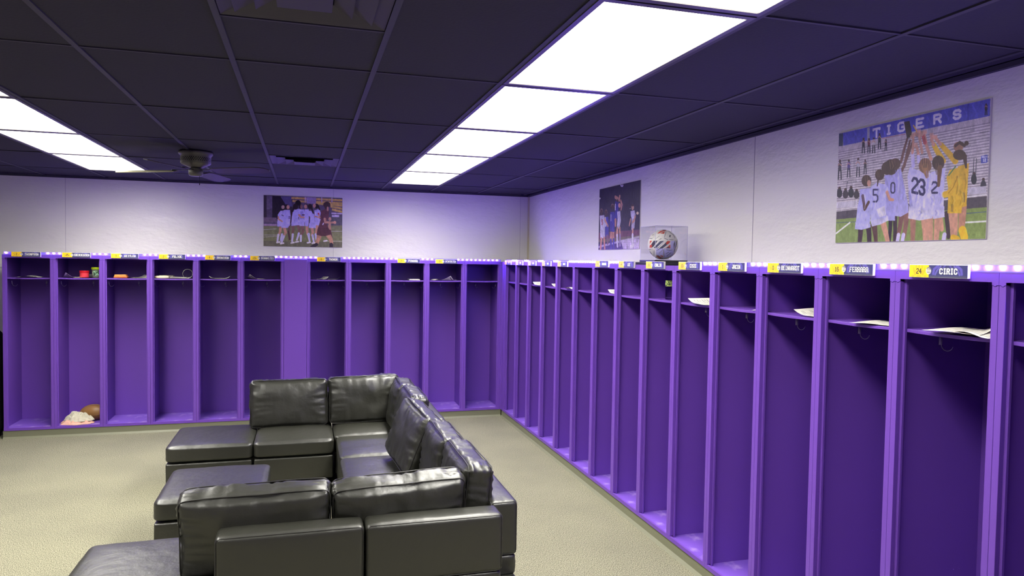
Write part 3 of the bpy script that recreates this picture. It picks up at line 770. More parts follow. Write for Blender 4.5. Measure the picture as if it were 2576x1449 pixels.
# long side; faces -X
cushion('narrow-looking black cushion wedged in the far sofa corner', .835, 6.35, .612, w_=.52, h_=.41, yaw=-PI/2-.02, lean=-.16, seed=6)
cushion('black back cushion second from the far sofa corner, behind the tilted one', .84, 5.825, .62, w_=.565, h_=.42, yaw=-PI/2, lean=-.15, seed=7)
cushion('black back cushion tipped forward over the middle seat of the long side', .765, 5.12, .625, w_=.62, h_=.42, yaw=-PI/2+.16, lean=-.36, roll=.10, seed=8)
cushion('black back cushion just behind the nearest long side cushion', .855, 4.515, .612, w_=.57, h_=.41, yaw=-PI/2, lean=-.14, seed=9)
cushion('large black back cushion nearest the camera on the long side', .872, 3.905, .615, w_=.61, h_=.42, yaw=-PI/2, lean=-.10, seed=10)

# ================================================================== CEILING FAN
FX, FY = -.872, 6.47
fan = thing('ceiling_fan', 'cream hugger ceiling fan with perforated motor housing near the left light strip', 'ceiling fan', (FX, FY, 0))
bm = bmesh.new(); lathe(bm, [(.13, H-.001), (.135, H-.012), (.132, H-.022), (.122, H-.034), (.118, H-.036), (.118, H-.095), (.112, H-.102), (.06, H-.128), (.05, H-.13)], seg=48)
obj('motor_housing', bm, M_FAN, fan, smooth=True)
bm = bmesh.new()
for row in range(3):
    for k in range(44):
        a = 2*PI*(k+.5*(row % 2))/44; z = H-.055-.011*row; r = .1185
        c = Vector((r*math.cos(a), r*math.sin(a), z)); tt = Vector((-math.sin(a), math.cos(a), 0)); nn = Vector((math.cos(a), math.sin(a), 0))
        ring = [bm.verts.new(c+tt*.0045*math.cos(q*PI/3)+Vector((0, 0, .0042*math.sin(q*PI/3)))+nn*.0006) for q in range(6)]
        bm.faces.new(ring)
o = obj('vent_holes', bm, M_DARK, fan)
bm = bmesh.new(); lathe(bm, [(.03, H-.128), (.05, H-.14), (.057, H-.15), (.057, H-.185), (.05, H-.198), (.04, H-.202)], seg=32)
obj('switch_housing', bm, M_FAN, fan, smooth=True)
bm = bmesh.new(); tube(bm, [(.03, -.02, H-.20), (.031, -.02, H-.262)], .0013, 5); lathe(bm, [(.003, H-.275), (.0035, H-.262)], .031, -.02, 8)
obj('pull_chain', bm, M_LEG, fan)
bproto = None
for k, (an, mm) in enumerate(((158, M_BLADE), (250, M_BLADE_SHADE), (328, M_BLADE_SHADE), (76, M_BLADE_SHADE))):
    a = math.radians(an)
    bm = bmesh.new(); prof = [(.17, .045), (.2, .058), (.3, .064), (.45, .068), (.58, .07), (.65, .062), (.685, .04), (.70, .0)]
    up = [(r, w_) for r, w_ in prof]; lo = [(r, -w_) for r, w_ in prof[:-1]][::-1]
    P = up+lo; vt = []; vb = []
    for r, w_ in P:
        z = -.006*(r/.7)-math.tan(.2)*w_
        vt.append(bm.verts.new((r, w_, z+.004))); vb.append(bm.verts.new((r, w_, z-.003)))
    bm.faces.new(vt); bm.faces.new(vb[::-1])
    for i in range(len(P)): bm.faces.new((vt[i], vb[i], vb[(i+1) % len(P)], vt[(i+1) % len(P)]))
    b = obj('blade', bm, mm, fan); b.rotation_euler = (0, 0, a); b.location = (0, 0, H-.158)
    bm = bmesh.new(); prism(bm, [(.05, -.01), (.12, -.016), (.19, -.035), (.215, 0), (.19, .035), (.12, .016), (.05, .01)], .004, .009, 'z')
    o = obj('blade_arm', bm, M_LEG, b)

# ================================================================== PHOTO BOARDS
def board(name, label, pos, rotz, ras):
    t = thing(name, label, 'photo', pos, rotz, 'photo boards hung above the lockers')
    bm = bmesh.new(); box(bm, 0, .915, 0, .006, 0, .607); obj('backing_board', bm, M_WHITE, t)
    p = print_mesh('photo_print', ras, .912, .604, M_PRINT, t); p.location = (.0015, -.0008, .0015)
    return t
SK = (206, 152, 128); SKD = (128, 88, 78); HR = (74, 52, 50); WHT = (206, 200, 238)
def leg(r, x0, y0, x1, y1, w0, w1, col): r.line(col, w0, [(x0, y0), ((x0+x1)/2+2, (y0+y1)/2), (x1, y1)], 1, w1)

# ---- big photo: team lifting a trophy
def big_photo():
    r = Raster(470, 312, (196, 186, 188), [(125, 375), (1497, 68), (1450, 1348), (103, 1380)])
    W, Hh = r.W, r.H; n = 26
    for i in range(n):                                  # bleacher rows
        v = Hh*(.17+.55*i/n); r.a[int(v):int(v)+2, :, :] = np.array((150, 140, 148))/255; r.a[int(v)+4:int(v)+5, :, :] = np.array((224, 216, 214))/255
    rs = np.random.RandomState(4)
    for i in range(90):
        x = rs.randint(0, W-24); y = int(Hh*(.2+.5*rs.rand())); r.a[y:y+3, x:x+rs.randint(6, 24), :] *= .82
    r.poly((86, 88, 180), [(160, 372), (1490, 72), (1485, 232), (165, 488)])
    for x in (275, 1290): r.line((66, 66, 150), 4, [(x, 340 if x < 500 else 120), (x, 470 if x < 500 else 262)])
    for k in range(16):
        x = 180+k*82; y = 470-(x-160)*.213; r.line((110, 112, 206), 10, [(x, y-90), (x+28, y-40), (x+36, y-8)], .45)
    r.poly((170, 168, 176), [(380, 328), (404, 322), (404, 470), (384, 474)])
    r.poly((70, 78, 96), [(125, 378), (162, 372), (162, 490), (124, 495)])
    for ch, x, y in (('T', 466, 374), ('I', 577, 347), ('G', 692, 321), ('E', 858, 288), ('R', 1016, 252), ('S', 1192, 214)):
        r.text(ch, (228, 222, 234), x, y, 58 if ch != 'I' else 40, 74, 19, slope=-.2)
    r.line((160, 90, 100), 4, [(520, 425), (725, 388)])
    # track, rail and field
    r.poly((84, 76, 84), [(100, 1095), (1460, 960), (1460, 1070), (100, 1170)])
    for (x, y, s, c) in ((135, 920, 70, (50, 48, 56)), (190, 930, 66, (60, 52, 60)), (240, 915, 74, (46, 46, 54)), (290, 935, 60, (58, 52, 58)), (1345, 800, 80, (44, 44, 52)), (1430, 860, 90, (62, 60, 70))):
        r.ell(HR, x, y-s*.55, 13, 16); r.ell(c, x, y+s*.1, 26, s*.6)
    r.poly((206, 200, 208), [(104, 1010), (300, 992), (300, 1050), (104, 1066)]); r.poly((196, 190, 200), [(1290, 885), (1456, 870), (1456, 935), (1290, 948)])
    r.line((232, 228, 230), 6, [(104, 1080), (300, 1056)]); r.line((232, 228, 230), 6, [(1280, 966), (1456, 945)])
    r.poly((132, 152, 84), [(100, 1165), (1460, 1062), (1452, 1352), (100, 1382)]); r.speckle(.03)
    r.line((84, 100, 110), 5, [(104, 1196), (300, 1188)]); r.line((84, 100, 130), 5, [(1280, 1118), (1455, 1104)])
    r.line((228, 232, 220), 14, [(100, 1300), (232, 1196)]); r.line((226, 230, 216), 12, [(1270, 1200), (1452, 1190)])
    # spectators
    for (x, y, h, c) in ((348, 490, 150, (60, 56, 66)), (398, 490, 140, (120, 60, 66)), (442, 490, 150, (196, 190, 186)), (494, 450, 150, (70, 76, 74)), (552, 485, 110, (66, 60, 70)), (136, 710, 190, (70, 62, 76)), (217, 700, 170, (92, 70, 140)), (302, 690, 180, (190, 186, 190)), (366, 685, 140, (60, 56, 66)), (1452, 170, 110, (66, 58, 66))):
        r.ell(HR, x, y-h*.42, h*.055, h*.075); r.line(c, h*.19, [(x, y-h*.27), (x, y-h*.02)]); r.line((46, 46, 58), h*.07, [(x-h*.05, y), (x-h*.07, y+h*.45)]); r.line((46, 46, 58), h*.07, [(x+h*.05, y), (x+h*.07, y+h*.45)])
        r.line((200, 150, 130), h*.04, [(x-h*.1, y-h*.2), (x-h*.02, y-h*.3), (x+h*.08, y-h*.2)])
    r.poly((70, 76, 170), [(1408, 595), (1466, 585), (1466, 655), (1408, 665)]); r.text('SECT', (230, 230, 240), 1438, 606, 44, 12, 3); r.text('12', (230, 230, 240), 1438, 634, 26, 22, 5)
    for x in (1345, 1368, 205): r.line((60, 60, 66), 5, [(x, 620 if x > 1000 else 820), (x-8, 780 if x > 1000 else 930)])
    # legs behind
    for q in ((600, 1150, 590, 1370, 40, 30, (56, 46, 58)), (640, 1150, 640, 1370, 40, 34, (66, 50, 60)), (700, 1130, 668, 1330, 50, 34, (126, 88, 84)), (745, 1130, 722, 1330, 52, 34, (142, 100, 92)), (1040, 1150, 1060, 1260, 46, 34, SK), (1100, 1120, 1120, 1330, 40, 30, (70, 56, 62))): leg(r, *q)
    for x in (672, 716, 1085): r.line((206, 196, 240), 34, [(x, 1310), (x-10, 1375)])
    # raised arms
    SL = (196, 150, 128)
    for q in (((690, 640), (720, 520), (745, 430)), ((720, 680), (745, 560), (770, 450)), ((700, 720), (760, 560), (800, 440))): r.line((118, 82, 76), 26, q, 1, 18)
    r.line((206, 196, 240), 34, [(800, 680), (792, 560)], 1, 30); r.line(SK, 24, [(792, 560), (800, 470), (798, 410)], 1, 20)
    r.line(SK, 24, [(850, 600), (836, 520), (822, 500)]); r.line((206, 196, 240), 28, [(850, 640), (846, 595)])
    r.line(SK, 26, [(960, 620), (920, 500), (900, 400), (880, 380)], 1, 22); r.line((196, 90, 92), 28, [(905, 470), (885, 400)]); r.line(SL, 24, [(880, 560), (862, 460), (850, 390)])
    r.line((226, 180, 50), 44, [(1070, 640), (1010, 540), (985, 490)], 1, 34); r.line(SK, 24, [(985, 490), (960, 440)])
    r.line((226, 180, 50), 46, [(1180, 640), (1110, 560), (1050, 490)], 1, 34); r.line(SK, 24, [(1045, 485), (1000, 430), (960, 410)])
    r.ell(SL, 850, 390, 46, 26); r.line((230, 190, 90), 10, [(800, 310), (825, 350), (830, 380)]); r.line(SL, 20, [(800, 395), (850, 372), (900, 380)])
    r.poly((76, 68, 62), [(714, 278), (764, 266), (792, 410), (742, 430)])
    # players from the left
    def player(hx, hy, hr, top, shirt, shorts, legs, hair=HR):
        for q in legs: leg(r, *q)
        r.poly(shorts[0], shorts[1]); r.poly(shirt[0], shirt[1]); r.ell(hair, hx, hy, hr, hr*1.22)
    player(600, 690, 60, 0, ((176, 170, 226), [(540, 770), (690, 700), (720, 860), (760, 1040), (760, 1110), (600, 1100), (560, 960)]), ((184, 178, 232), [(600, 1080), (762, 1040), (752, 1110), (690, 1145), (600, 1130)]), ())
    r.ell(HR, 565, 700, 52, 62); r.ell((88, 62, 56), 640, 660, 46, 52); r.poly((168, 162, 222), [(560, 780), (640, 1080), (640, 1180), (560, 1180), (545, 900)])
    r.text('0', (52, 48, 90), 618, 880, 34, 92, 12)
    player(378, 812, 44, 0, ((184, 180, 236), [(322, 890), (400, 880), (432, 960), (415, 1180), (410, 1215), (285, 1200), (300, 1050), (318, 960)]), ((190, 186, 240), [(282, 1190), (418, 1205), (420, 1240), (340, 1262), (278, 1255)]), ((330, 1240, 322, 1375, 56, 44, (70, 52, 56)), (400, 1230, 410, 1372, 56, 44, (60, 46, 52))))
    r.ell(SK, 402, 836, 18, 30); r.line((90, 62, 58), 26, [(400, 1010), (365, 1075), (345, 950)])
    player(498, 760, 42, 0, ((190, 186, 240), [(400, 890), (470, 830), (560, 850), (588, 905), (556, 925), (560, 1060), (560, 1150), (420, 1180), (418, 1010), (385, 960)]), ((204, 198, 236), [(415, 1170), (572, 1130), (582, 1178), (505, 1215), (432, 1232)]), ((450, 1210, 470, 1372, 60, 34, (92, 64, 62)), (530, 1190, 575, 1368, 60, 40, SK)))
    r.line(HR, 20, [(486, 790), (478, 860)], 1, 10); r.line(SK, 28, [(565, 920), (590, 985), (620, 990)], 1, 22)
    r.text('5', (52, 48, 96), 462, 950, 40, 110, 14); r.poly((232, 226, 236), [(470, 1080), (545, 1040), (560, 1130), (500, 1150)], .7)
    player(1025, 655, 56, 0, ((198, 192, 236), [(960, 740), (1090, 700), (1080, 880), (1075, 1080), (960, 1085)]), ((206, 200, 238), [(950, 1060), (1082, 1050), (1085, 1150), (960, 1170)]), ((1020, 1160, 1010, 1350, 56, 44, SK),))
    r.text('2', (56, 50, 92), 992, 880, 50, 96, 15); r.line((110, 78, 60), 40, [(1040, 700), (1030, 860)], 1, 24)
    player(908, 680, 58, 0, ((206, 200, 240), [(770, 690), (840, 720), (950, 750), (985, 760), (960, 900), (990, 1060), (940, 1090), (770, 1060), (760, 900), (748, 780)]), ((214, 208, 240), [(765, 1050), (985, 1060), (975, 1160), (860, 1180), (758, 1160)]), ((800, 1160, 800, 1352, 56, 40, (170, 120, 104)), (905, 1160, 915, 1352, 66, 44, SK), (955, 1160, 960, 1352, 50, 38, SK)), (132, 92, 72))
    r.line((160, 116, 80), 60, [(905, 690), (925, 780)], 1, 26)
    r.text('23', (52, 48, 92), 848, 868, 108, 130, 20, slope=.24, gap=.3)
    r.poly((150, 144, 214), [(775, 900), (800, 1050), (770, 1055), (756, 920)], .6)
    # players in yellow
    for q in ((1160, 1100, 1170, 1340, 80, 52, SK), (1245, 1050, 1235, 1270, 66, 48, (190, 136, 112))): leg(r, *q)
    r.poly((222, 176, 52), [(1200, 690), (1300, 660), (1290, 860), (1280, 1050), (1215, 1070)]); r.poly((228, 182, 52), [(1130, 720), (1250, 690), (1250, 900), (1235, 1115), (1110, 1115), (1118, 900), (1100, 790)])
    r.line((228, 182, 52), 46, [(1235, 730), (1170, 880), (1110, 940), (1085, 945)]); r.line((190, 140, 36), 8, [(1200, 780), (1160, 880), (1120, 930)])
    for x in (1145, 1158, 1250, 1262): r.line((60, 52, 60), 4, [(x, 1035 if x < 1200 else 930), (x-2, 1100 if x < 1200 else 1015)])
    r.line((90, 130, 70), 10, [(1180, 690), (1120, 770)])
    r.line((236, 188, 50), 60, [(1245, 1270), (1262, 1335)]); r.line((236, 188, 50), 40, [(1160, 1335), (1200, 1348)])
    for (x, y, dx, dy, n_) in ((905, 640, 8, 70, 6), (1020, 690, 6, 90, 4), (486, 740, 8, 50, 4), (378, 790, 10, 40, 4), (600, 660, 14, 60, 5)):      # strands of hair
        for k in range(n_): r.line((150, 112, 84) if k % 2 else (52, 38, 40), 5, [(x-24+k*10, y-28), (x-20+k*dx, y+dy*.4), (x-10+k*6, y+dy*.8)], .6)
    for (x, y, h_) in ((430, 1020, 120), (470, 900, 90), (640, 820, 200), (700, 900, 180), (820, 950, 120), (920, 820, 180), (960, 1000, 70), (1040, 980, 90), (860, 1110, 40), (1000, 1110, 40), (340, 1000, 140)):      # creases of the shirts
        r.line((140, 132, 206), 9, [(x, y-h_/2), (x+14, y), (x+4, y+h_/2)], .45); r.line((238, 234, 250), 7, [(x+22, y-h_/2), (x+34, y+4), (x+24, y+h_/2)], .55)
    for (x, y, h_) in ((1190, 860, 160), (1150, 1000, 80), (1225, 980, 120), (1262, 840, 160)): r.line((180, 132, 30), 9, [(x, y-h_/2), (x+10, y), (x-2, y+h_/2)], .5); r.line((250, 214, 96), 7, [(x+18, y-h_/2), (x+26, y), (x+14, y+h_/2)], .5)
    for (x, y) in ((800, 410), (850, 376), (790, 430), (825, 500), (905, 384), (965, 412), (1000, 430)):      # fingers
        for k in range(4): r.line((222, 170, 146), 7, [(x-12+k*8, y), (x-16+k*9, y-26-4*(k % 2))], .9)
    r.ell((150, 106, 84), 1205, 510, 44, 46); r.ell(HR, 1278, 478, 20, 22); r.line(HR, 22, [(1180, 500), (1215, 470), (1260, 500)]); r.ell(HR, 1215, 585, 58, 48); r.line(HR, 34, [(1262, 600), (1275, 700)], 1, 14)
    r.mottle(.045, 7, 3, 1.8); r.mottle(.03, 3, 5, 1.5); r.a = np.clip(r.a*1.04+.05, 0, 1)
    return r
# ---- back wall photo: players celebrating at night
def back_photo():
    r = Raster(330, 219, (96, 84, 104), [(193, 170), (1908, 240), (1908, 1308), (197, 1275)])
    r.poly((62, 52, 62), [(190, 165), (820, 200), (820, 700), (190, 660)]); r.poly((112, 98, 116), [(256, 180), (380, 190), (385, 480), (262, 470)]); r.poly((90, 78, 96), [(262, 470), (385, 480), (385, 660), (262, 650)])
    r.poly((44, 36, 46), [(385, 190), (560, 195), (700, 400), (640, 700), (385, 690)]); r.poly((96, 86, 124), [(560, 195), (800, 200), (820, 420), (700, 420)])
    for (y0, x0) in ((210, 800), (275, 820), (325, 1300), (395, 1650), (460, 1680)):
        r.poly((206, 172, 92), [(x0, y0), (1905, y0+52), (1905, y0+98), (x0, y0+44)]); r.line((118, 88, 92), 10, [(x0, y0+56), (1905, y0+108)])
    for x in (1100, 1460, 1680): r.line((200, 180, 196), 20, [(x, 220), (x, 330)])
    r.poly((160, 140, 170), [(1120, 215), (1340, 225), (1330, 360), (1130, 350)])
    r.poly((92, 88, 96), [(1600, 620), (1908, 640), (1908, 840), (1600, 820)]); r.poly((196, 180, 204), [(1670, 550), (1905, 560), (1905, 590), (1670, 580)]); r.poly((206, 190, 214), [(1680, 600), (1840, 605), (1840, 650), (1680, 645)])
    r.poly((120, 100, 116), [(195, 650), (480, 660), (480, 760), (195, 760)]); r.poly((170, 140, 168), [(195, 790), (480, 800), (480, 840), (195, 835)])
    r.poly((128, 128, 92), [(195, 840), (1908, 830), (1908, 1310), (195, 1280)]); r.poly((110, 106, 88), [(195, 1160), (1908, 1190), (1908, 1310), (195, 1280)])
    for a, b in (((195, 920), (480, 900)), ((195, 1035), (480, 1035)), ((195, 1080), (480, 1060)), ((1660, 955), (1905, 955)), ((1500, 1165), (1905, 1170))): r.line((214, 208, 214), 10, [a, b], .8)
    MA = (104, 62, 72); PW = (196, 184, 240); DS = (140, 100, 92)
    def pl(hx, hy, shirt, shorts, legs, socks, hair=(46, 32, 36), hr=44):
        for l in legs: r.line(l[0], 66, l[1], 1, 44)
        for s_ in socks: r.line((214, 204, 246), 48, s_, 1, 38)
        r.poly(PW, shorts); r.poly(PW, shirt); r.ell(hair, hx, hy, hr, hr*1.15)
    r.line((120, 84, 84), 40, [(760, 820), (740, 960)]); r.line((84, 54, 62), 40, [(740, 960), (765, 1130)])
    r.ell((30, 24, 30), 945, 340, 62, 60); r.line((60, 36, 44), 50, [(795, 520), (795, 760)])
    pl(615, 430, [(560, 510), (680, 500), (690, 720), (580, 840), (490, 840), (500, 700), (505, 590)], [(490, 740), (620, 760), (600, 850), (500, 850)], ((SK, [(570, 850), (560, 950), (530, 1030)]),), ([(520, 1030), (500, 1170)], [(600, 1020), (570, 1150)]), (196, 160, 140), 36)
    pl(700, 420, [(650, 490), (770, 490), (785, 620), (770, 830), (720, 850), (610, 800), (610, 640), (560, 560)], [(600, 760), (770, 800), (730, 880), (580, 880)], ((SK, [(650, 880), (680, 980), (650, 1050)]),), ([(640, 1060), (590, 1200)],))
    r.ell(SK, 728, 430, 36, 46); r.line(SK, 30, [(515, 640), (520, 690), (600, 740)]); r.text('11', (80, 60, 110), 756, 655, 36, 50, 10); r.line((60, 40, 80), 12, [(590, 600), (630, 620)])
    pl(1000, 420, [(970, 480), (1080, 480), (1100, 640), (1090, 760), (970, 760)], [(960, 740), (1080, 740), (1090, 840), (980, 840)], ((DS, [(1040, 850), (1060, 960), (1010, 1040)]),), ([(1010, 1050), (1010, 1170)],), hr=42)
    r.poly((140, 130, 190), [(990, 520), (1060, 520), (1080, 700), (1000, 690)], .7); r.ell(DS, 1020, 420, 30, 46)
    pl(890, 420, [(860, 480), (980, 470), (1000, 580), (950, 660), (980, 770), (800, 790), (810, 640), (830, 540)], [(800, 760), (985, 750), (990, 820), (805, 840)], ((DS, [(840, 840), (840, 930), (830, 1010)]), (DS, [(940, 830), (980, 930), (970, 1000)])), ([(835, 1020), (820, 1170)], [(965, 1000), (925, 1140)]), hr=58)
    r.line((46, 32, 36), 50, [(860, 420), (830, 520)], 1, 30); r.text('9', (70, 56, 130), 838, 585, 36, 80, 12)
    for k in range(3): r.line((86, 60, 66), 24, [(1040+k*30, 600), (1100, 600)])
    r.line(SK, 46, [(970, 600), (1010, 650), (1170, 650)], 1, 34)
    pl(1120, 410, [(1090, 480), (1180, 480), (1180, 740), (1090, 740)], [(1090, 740), (1180, 740), (1170, 850), (1100, 840)], ((SK, [(1140, 860), (1150, 950), (1150, 1010)]),), ([(1170, 1020), (1200, 1160)],), (70, 50, 60), 40); r.ell(SK, 1110, 420, 34, 44)
    pl(1345, 410, [(1300, 500), (1410, 470), (1440, 560), (1410, 700), (1310, 700)], [(1310, 690), (1440, 690), (1400, 830), (1330, 820)], ((SK, [(1370, 820), (1350, 930), (1340, 1010)]),), ([(1330, 1020), (1350, 1160)],), hr=46); r.ell(SK, 1300, 400, 34, 46); r.line((46, 32, 36), 34, [(1380, 400), (1410, 480)]); r.line((200, 60, 80), 34, [(1390, 570), (1400, 600)]); r.line(SK, 30, [(1400, 600), (1420, 660), (1310, 630)])
    pl(1205, 420, [(1130, 520), (1230, 510), (1300, 600), (1310, 740), (1340, 800), (1200, 800), (1210, 640), (1120, 600)], [(1190, 780), (1345, 790), (1330, 890), (1180, 880)], ((SK, [(1250, 890), (1270, 980), (1250, 1040)]),), ([(1265, 1040), (1290, 1180)], [(1180, 1010), (1200, 1150)]), hr=48)
    r.line((46, 32, 36), 44, [(1230, 400), (1270, 560)], 1, 24); r.text('7', (70, 56, 110), 1272, 640, 24, 80, 11)
    for x, y in ((520, 1190), (600, 1215), (830, 1200), (930, 1180), (1185, 1195), (1290, 1205), (1545, 1160)): r.line((226, 216, 226), 36, [(x-30, y+8), (x+30, y-4)])
    # opponent in maroon, running
    r.line((190, 140, 120), 60, [(1630, 760), (1640, 930)]); r.poly(MA, [(1600, 920), (1660, 920), (1700, 1090), (1600, 1060)]); r.ell((190, 140, 120), 1640, 690, 30, 40)
    r.line((200, 146, 122), 110, [(1420, 1030), (1390, 1130), (1350, 1230)], 1, 70); r.line((200, 146, 122), 110, [(1610, 1040), (1660, 1130), (1680, 1220)], 1, 70)
    r.line((52, 42, 56), 72, [(1350, 1240), (1250, 1300)]); r.line((52, 42, 56), 80, [(1672, 1240), (1670, 1302)])
    r.poly(MA, [(1440, 520), (1540, 470), (1620, 500), (1610, 680), (1560, 760), (1600, 860), (1680, 1020), (1530, 1060), (1460, 1060), (1350, 1030), (1380, 880), (1440, 740)])
    r.poly((84, 50, 60), [(1380, 880), (1600, 880), (1680, 1020), (1530, 1060), (1350, 1030)], .5)
    r.ell((70, 50, 50), 1570, 380, 78, 66); r.line((70, 50, 50), 60, [(1530, 400), (1560, 450)]); r.line((200, 146, 122), 40, [(1590, 440), (1590, 500)]); r.line((200, 146, 122), 56, [(1530, 690), (1540, 760), (1750, 770)], 1, 44); r.ell((204, 150, 126), 1745, 765, 34, 34)
    r.line((216, 200, 220), 26, [(1485, 810), (1500, 780)])
    r.mottle(.05, 6, 7, 1.6); r.mottle(.03, 3, 8); r.a = np.clip(r.a*1.06+.03, 0, 1); return r
# ---- right wall photo: header duel at night
def night_photo():
    r = Raster(330, 220, (58, 52, 70), [(176, 272), (775, 128), (765, 1132), (163, 1150)])
    r.poly((110, 64, 84), [(165, 900), (768, 850), (768, 960), (165, 1010)]); r.poly((116, 104, 84), [(165, 1000), (768, 930), (768, 990), (165, 1040)])
    r.poly((74, 54, 110), [(163, 1070), (768, 975), (765, 1135), (163, 1152)]); r.speckle(.06, 3)
    for k in range(5): r.line((214, 196, 226), 16, [(500+k*8, 1020+k*26), (766, 1004+k*28)], .85)
    r.line((204, 190, 220), 14, [(170, 1110), (250, 1085), (420, 1040), (760, 960)], .8)
    r.poly((44, 40, 60), [(600, 640), (768, 620), (768, 840), (600, 860)]); r.ell((236, 214, 170), 735, 610, 20, 22); r.ell((236, 226, 210), 180, 402, 12, 14)
    r.ell((232, 226, 226), 500, 208, 21, 26); r.ell((60, 50, 60), 500, 200, 8, 9)
    BL = (64, 58, 150); WH = (206, 198, 220)
    r.line(SK, 22, [(405, 380), (440, 400), (435, 440)]); r.line(SK, 22, [(470, 370), (462, 420)]); r.line(SK, 16, [(485, 430), (505, 490), (490, 560)])
    r.poly(BL, [(405, 440), (455, 430), (450, 600), (430, 720), (392, 700), (400, 560)]); r.line((220, 214, 230), 14, [(408, 490), (406, 560)]); r.ell(HR, 440, 430, 16, 24)
    r.line(SK, 30, [(410, 720), (410, 790)], 1, 20)
    r.ell(SK, 470, 500, 20, 34); r.poly(WH, [(435, 590), (480, 580), (490, 720), (470, 840), (430, 830), (440, 700)]); r.line(SK, 26, [(440, 840), (435, 930)]); r.line(SK, 22, [(475, 830), (480, 930)]); r.line((216, 206, 226), 24, [(438, 940), (444, 1090)]); r.line((160, 140, 180), 20, [(478, 930), (480, 1080)])
    r.line((196, 140, 120), 30, [(350, 890), (350, 1010)]); r.line((196, 140, 120), 26, [(380, 880), (382, 1010)])
    r.line(BL, 26, [(345, 1010), (350, 1130)]); r.line(BL, 22, [(385, 1000), (388, 1130)])
    r.poly(BL, [(335, 600), (390, 590), (400, 760), (395, 890), (330, 880), (325, 720)]); r.ell(HR, 368, 520, 22, 40); r.line((206, 200, 224), 10, [(345, 640), (345, 720)])
    r.poly(BL, [(258, 670), (305, 665), (315, 800), (312, 940), (262, 960), (255, 800)]); r.ell(HR, 272, 610, 20, 46); r.line((206, 200, 224), 22, [(262, 690), (268, 790)]); r.line((130, 90, 110), 24, [(290, 950), (300, 1050)])
    r.poly(WH, [(180, 650), (245, 640), (256, 760), (258, 970), (190, 990), (188, 800)]); r.ell(HR, 205, 600, 20, 50); r.text('5', (190, 90, 100), 215, 745, 20, 60, 8)
    r.line((206, 140, 120), 24, [(205, 990), (195, 1145)]); r.line((206, 140, 120), 22, [(245, 980), (256, 1140)]); r.line(SK, 16, [(250, 700), (300, 800)])
    r.ell((190, 150, 120), 660, 525, 20, 42); r.poly(WH, [(630, 580), (690, 570), (708, 650), (695, 700), (650, 700), (635, 650)]); r.poly((186, 178, 200), [(645, 690), (700, 690), (690, 830), (648, 860)]); r.line(SK, 18, [(700, 660), (685, 720), (665, 740)]); r.line(SK, 18, [(668, 850), (662, 930)]); r.line((220, 212, 228), 24, [(664, 930), (668, 1060)]); r.line((228, 220, 230), 22, [(640, 1105), (680, 1085)])
    r.line(SK, 14, [(632, 700), (615, 790)])
    for (x, y, a, b) in ((368, 520, 22, 40), (272, 610, 20, 46), (205, 600, 20, 50), (440, 430, 16, 24)):      # hair rims under the floodlights
        r.line((176, 140, 118), 5, [(x-a, y), (x-a*.7, y-b*.7), (x, y-b), (x+a*.7, y-b*.7), (x+a, y)], .9); r.line((110, 82, 80), 7, [(x-4, y-b*.6), (x-2, y+b*.7)], .8)
    r.ell(HR, 660, 495, 18, 18); r.ell((236, 226, 220), 625, 545, 5, 6)
    r.line((170, 160, 200), 5, [(655, 600), (650, 690)], .8); r.line((170, 160, 200), 5, [(205, 700), (215, 960)], .8); r.line((96, 90, 180), 6, [(365, 640), (372, 860)], .8); r.line((170, 160, 200), 6, [(462, 620), (458, 820)], .8)
    r.mottle(.07, 8, 3, 1.5); r.mottle(.05, 3, 4)
    return r
board('photo_board', 'large photo of players in white and yellow lifting a trophy', (XW-.0065, 3.322, 2.045), -PI/2, big_photo())
board('photo_board', 'photo of players in white celebrating, hung alone on the back wall', (-.473, YW-.0065, 2.046), 0, back_photo())
board('photo_board', 'photo of a night match header, left of the ball display case', (XW-.0065, 6.662, 2.041), -PI/2, night_photo())

# ================================================================== BALL IN DISPLAY CASE
cx0, cx1, cy0, cy1 = 2.452, 2.712, 4.715, 4.955
t = thing('display_case', 'clear acrylic display case on a black base above the lockers', 'display case', ((cx0+cx1)/2, (cy0+cy1)/2, ZT))
X_, Y_ = (cx1-cx0)/2, (cy1-cy0)/2
bm = bmesh.new(); box(bm, -X_-.025, X_+.025, -Y_-.03, Y_+.03, 0, .02); box(bm, -X_-.004, X_+.004, -Y_-.004, Y_+.004, .02, .037)
obj('base', bm, mat('black_gloss', srgb(34, 32, 42), 0.3, 0.5), t, bevel=.002)
bm = bmesh.new(); z0, z1 = .0375, .285; th = .0025
for (a, b, c, d, e, f) in ((-X_, -X_+th, -Y_, Y_, z0, z1), (X_-th, X_, -Y_, Y_, z0, z1), (-X_+th, X_-th, -Y_, -Y_+th, z0, z1), (-X_+th, X_-th, Y_-th, Y_, z0, z1), (-X_, X_, -Y_, Y_, z1, z1+th)): box(bm, a, b, c, d, e, f)
obj('clear_cover', bm, M_PANE, t)
bm = bmesh.new()
for sx in (-1, 1):
    for sy in (-1, 1): box(bm, sx*X_-.0012, sx*X_+.0012, sy*Y_-.0012, sy*Y_+.0012, z0, z1+th)
for sy in (-1, 1): box(bm, -X_, X_, sy*Y_-.001, sy*Y_+.001, z1+.001, z1+.0035)
for sx in (-1, 1): box(bm, sx*X_-.001, sx*X_+.001, -Y_, Y_, z1+.001, z1+.0035)
obj('cover_edges', bm, mat('acrylic_edge', srgb(205, 198, 226), 0.2, 0.6), t)
bm = bmesh.new(); lathe(bm, [(.05, .038), (.052, .042), (.042, .048), (.040, .044)], 0, 0, 32); obj('ball_cradle', bm, M_PANE, t)
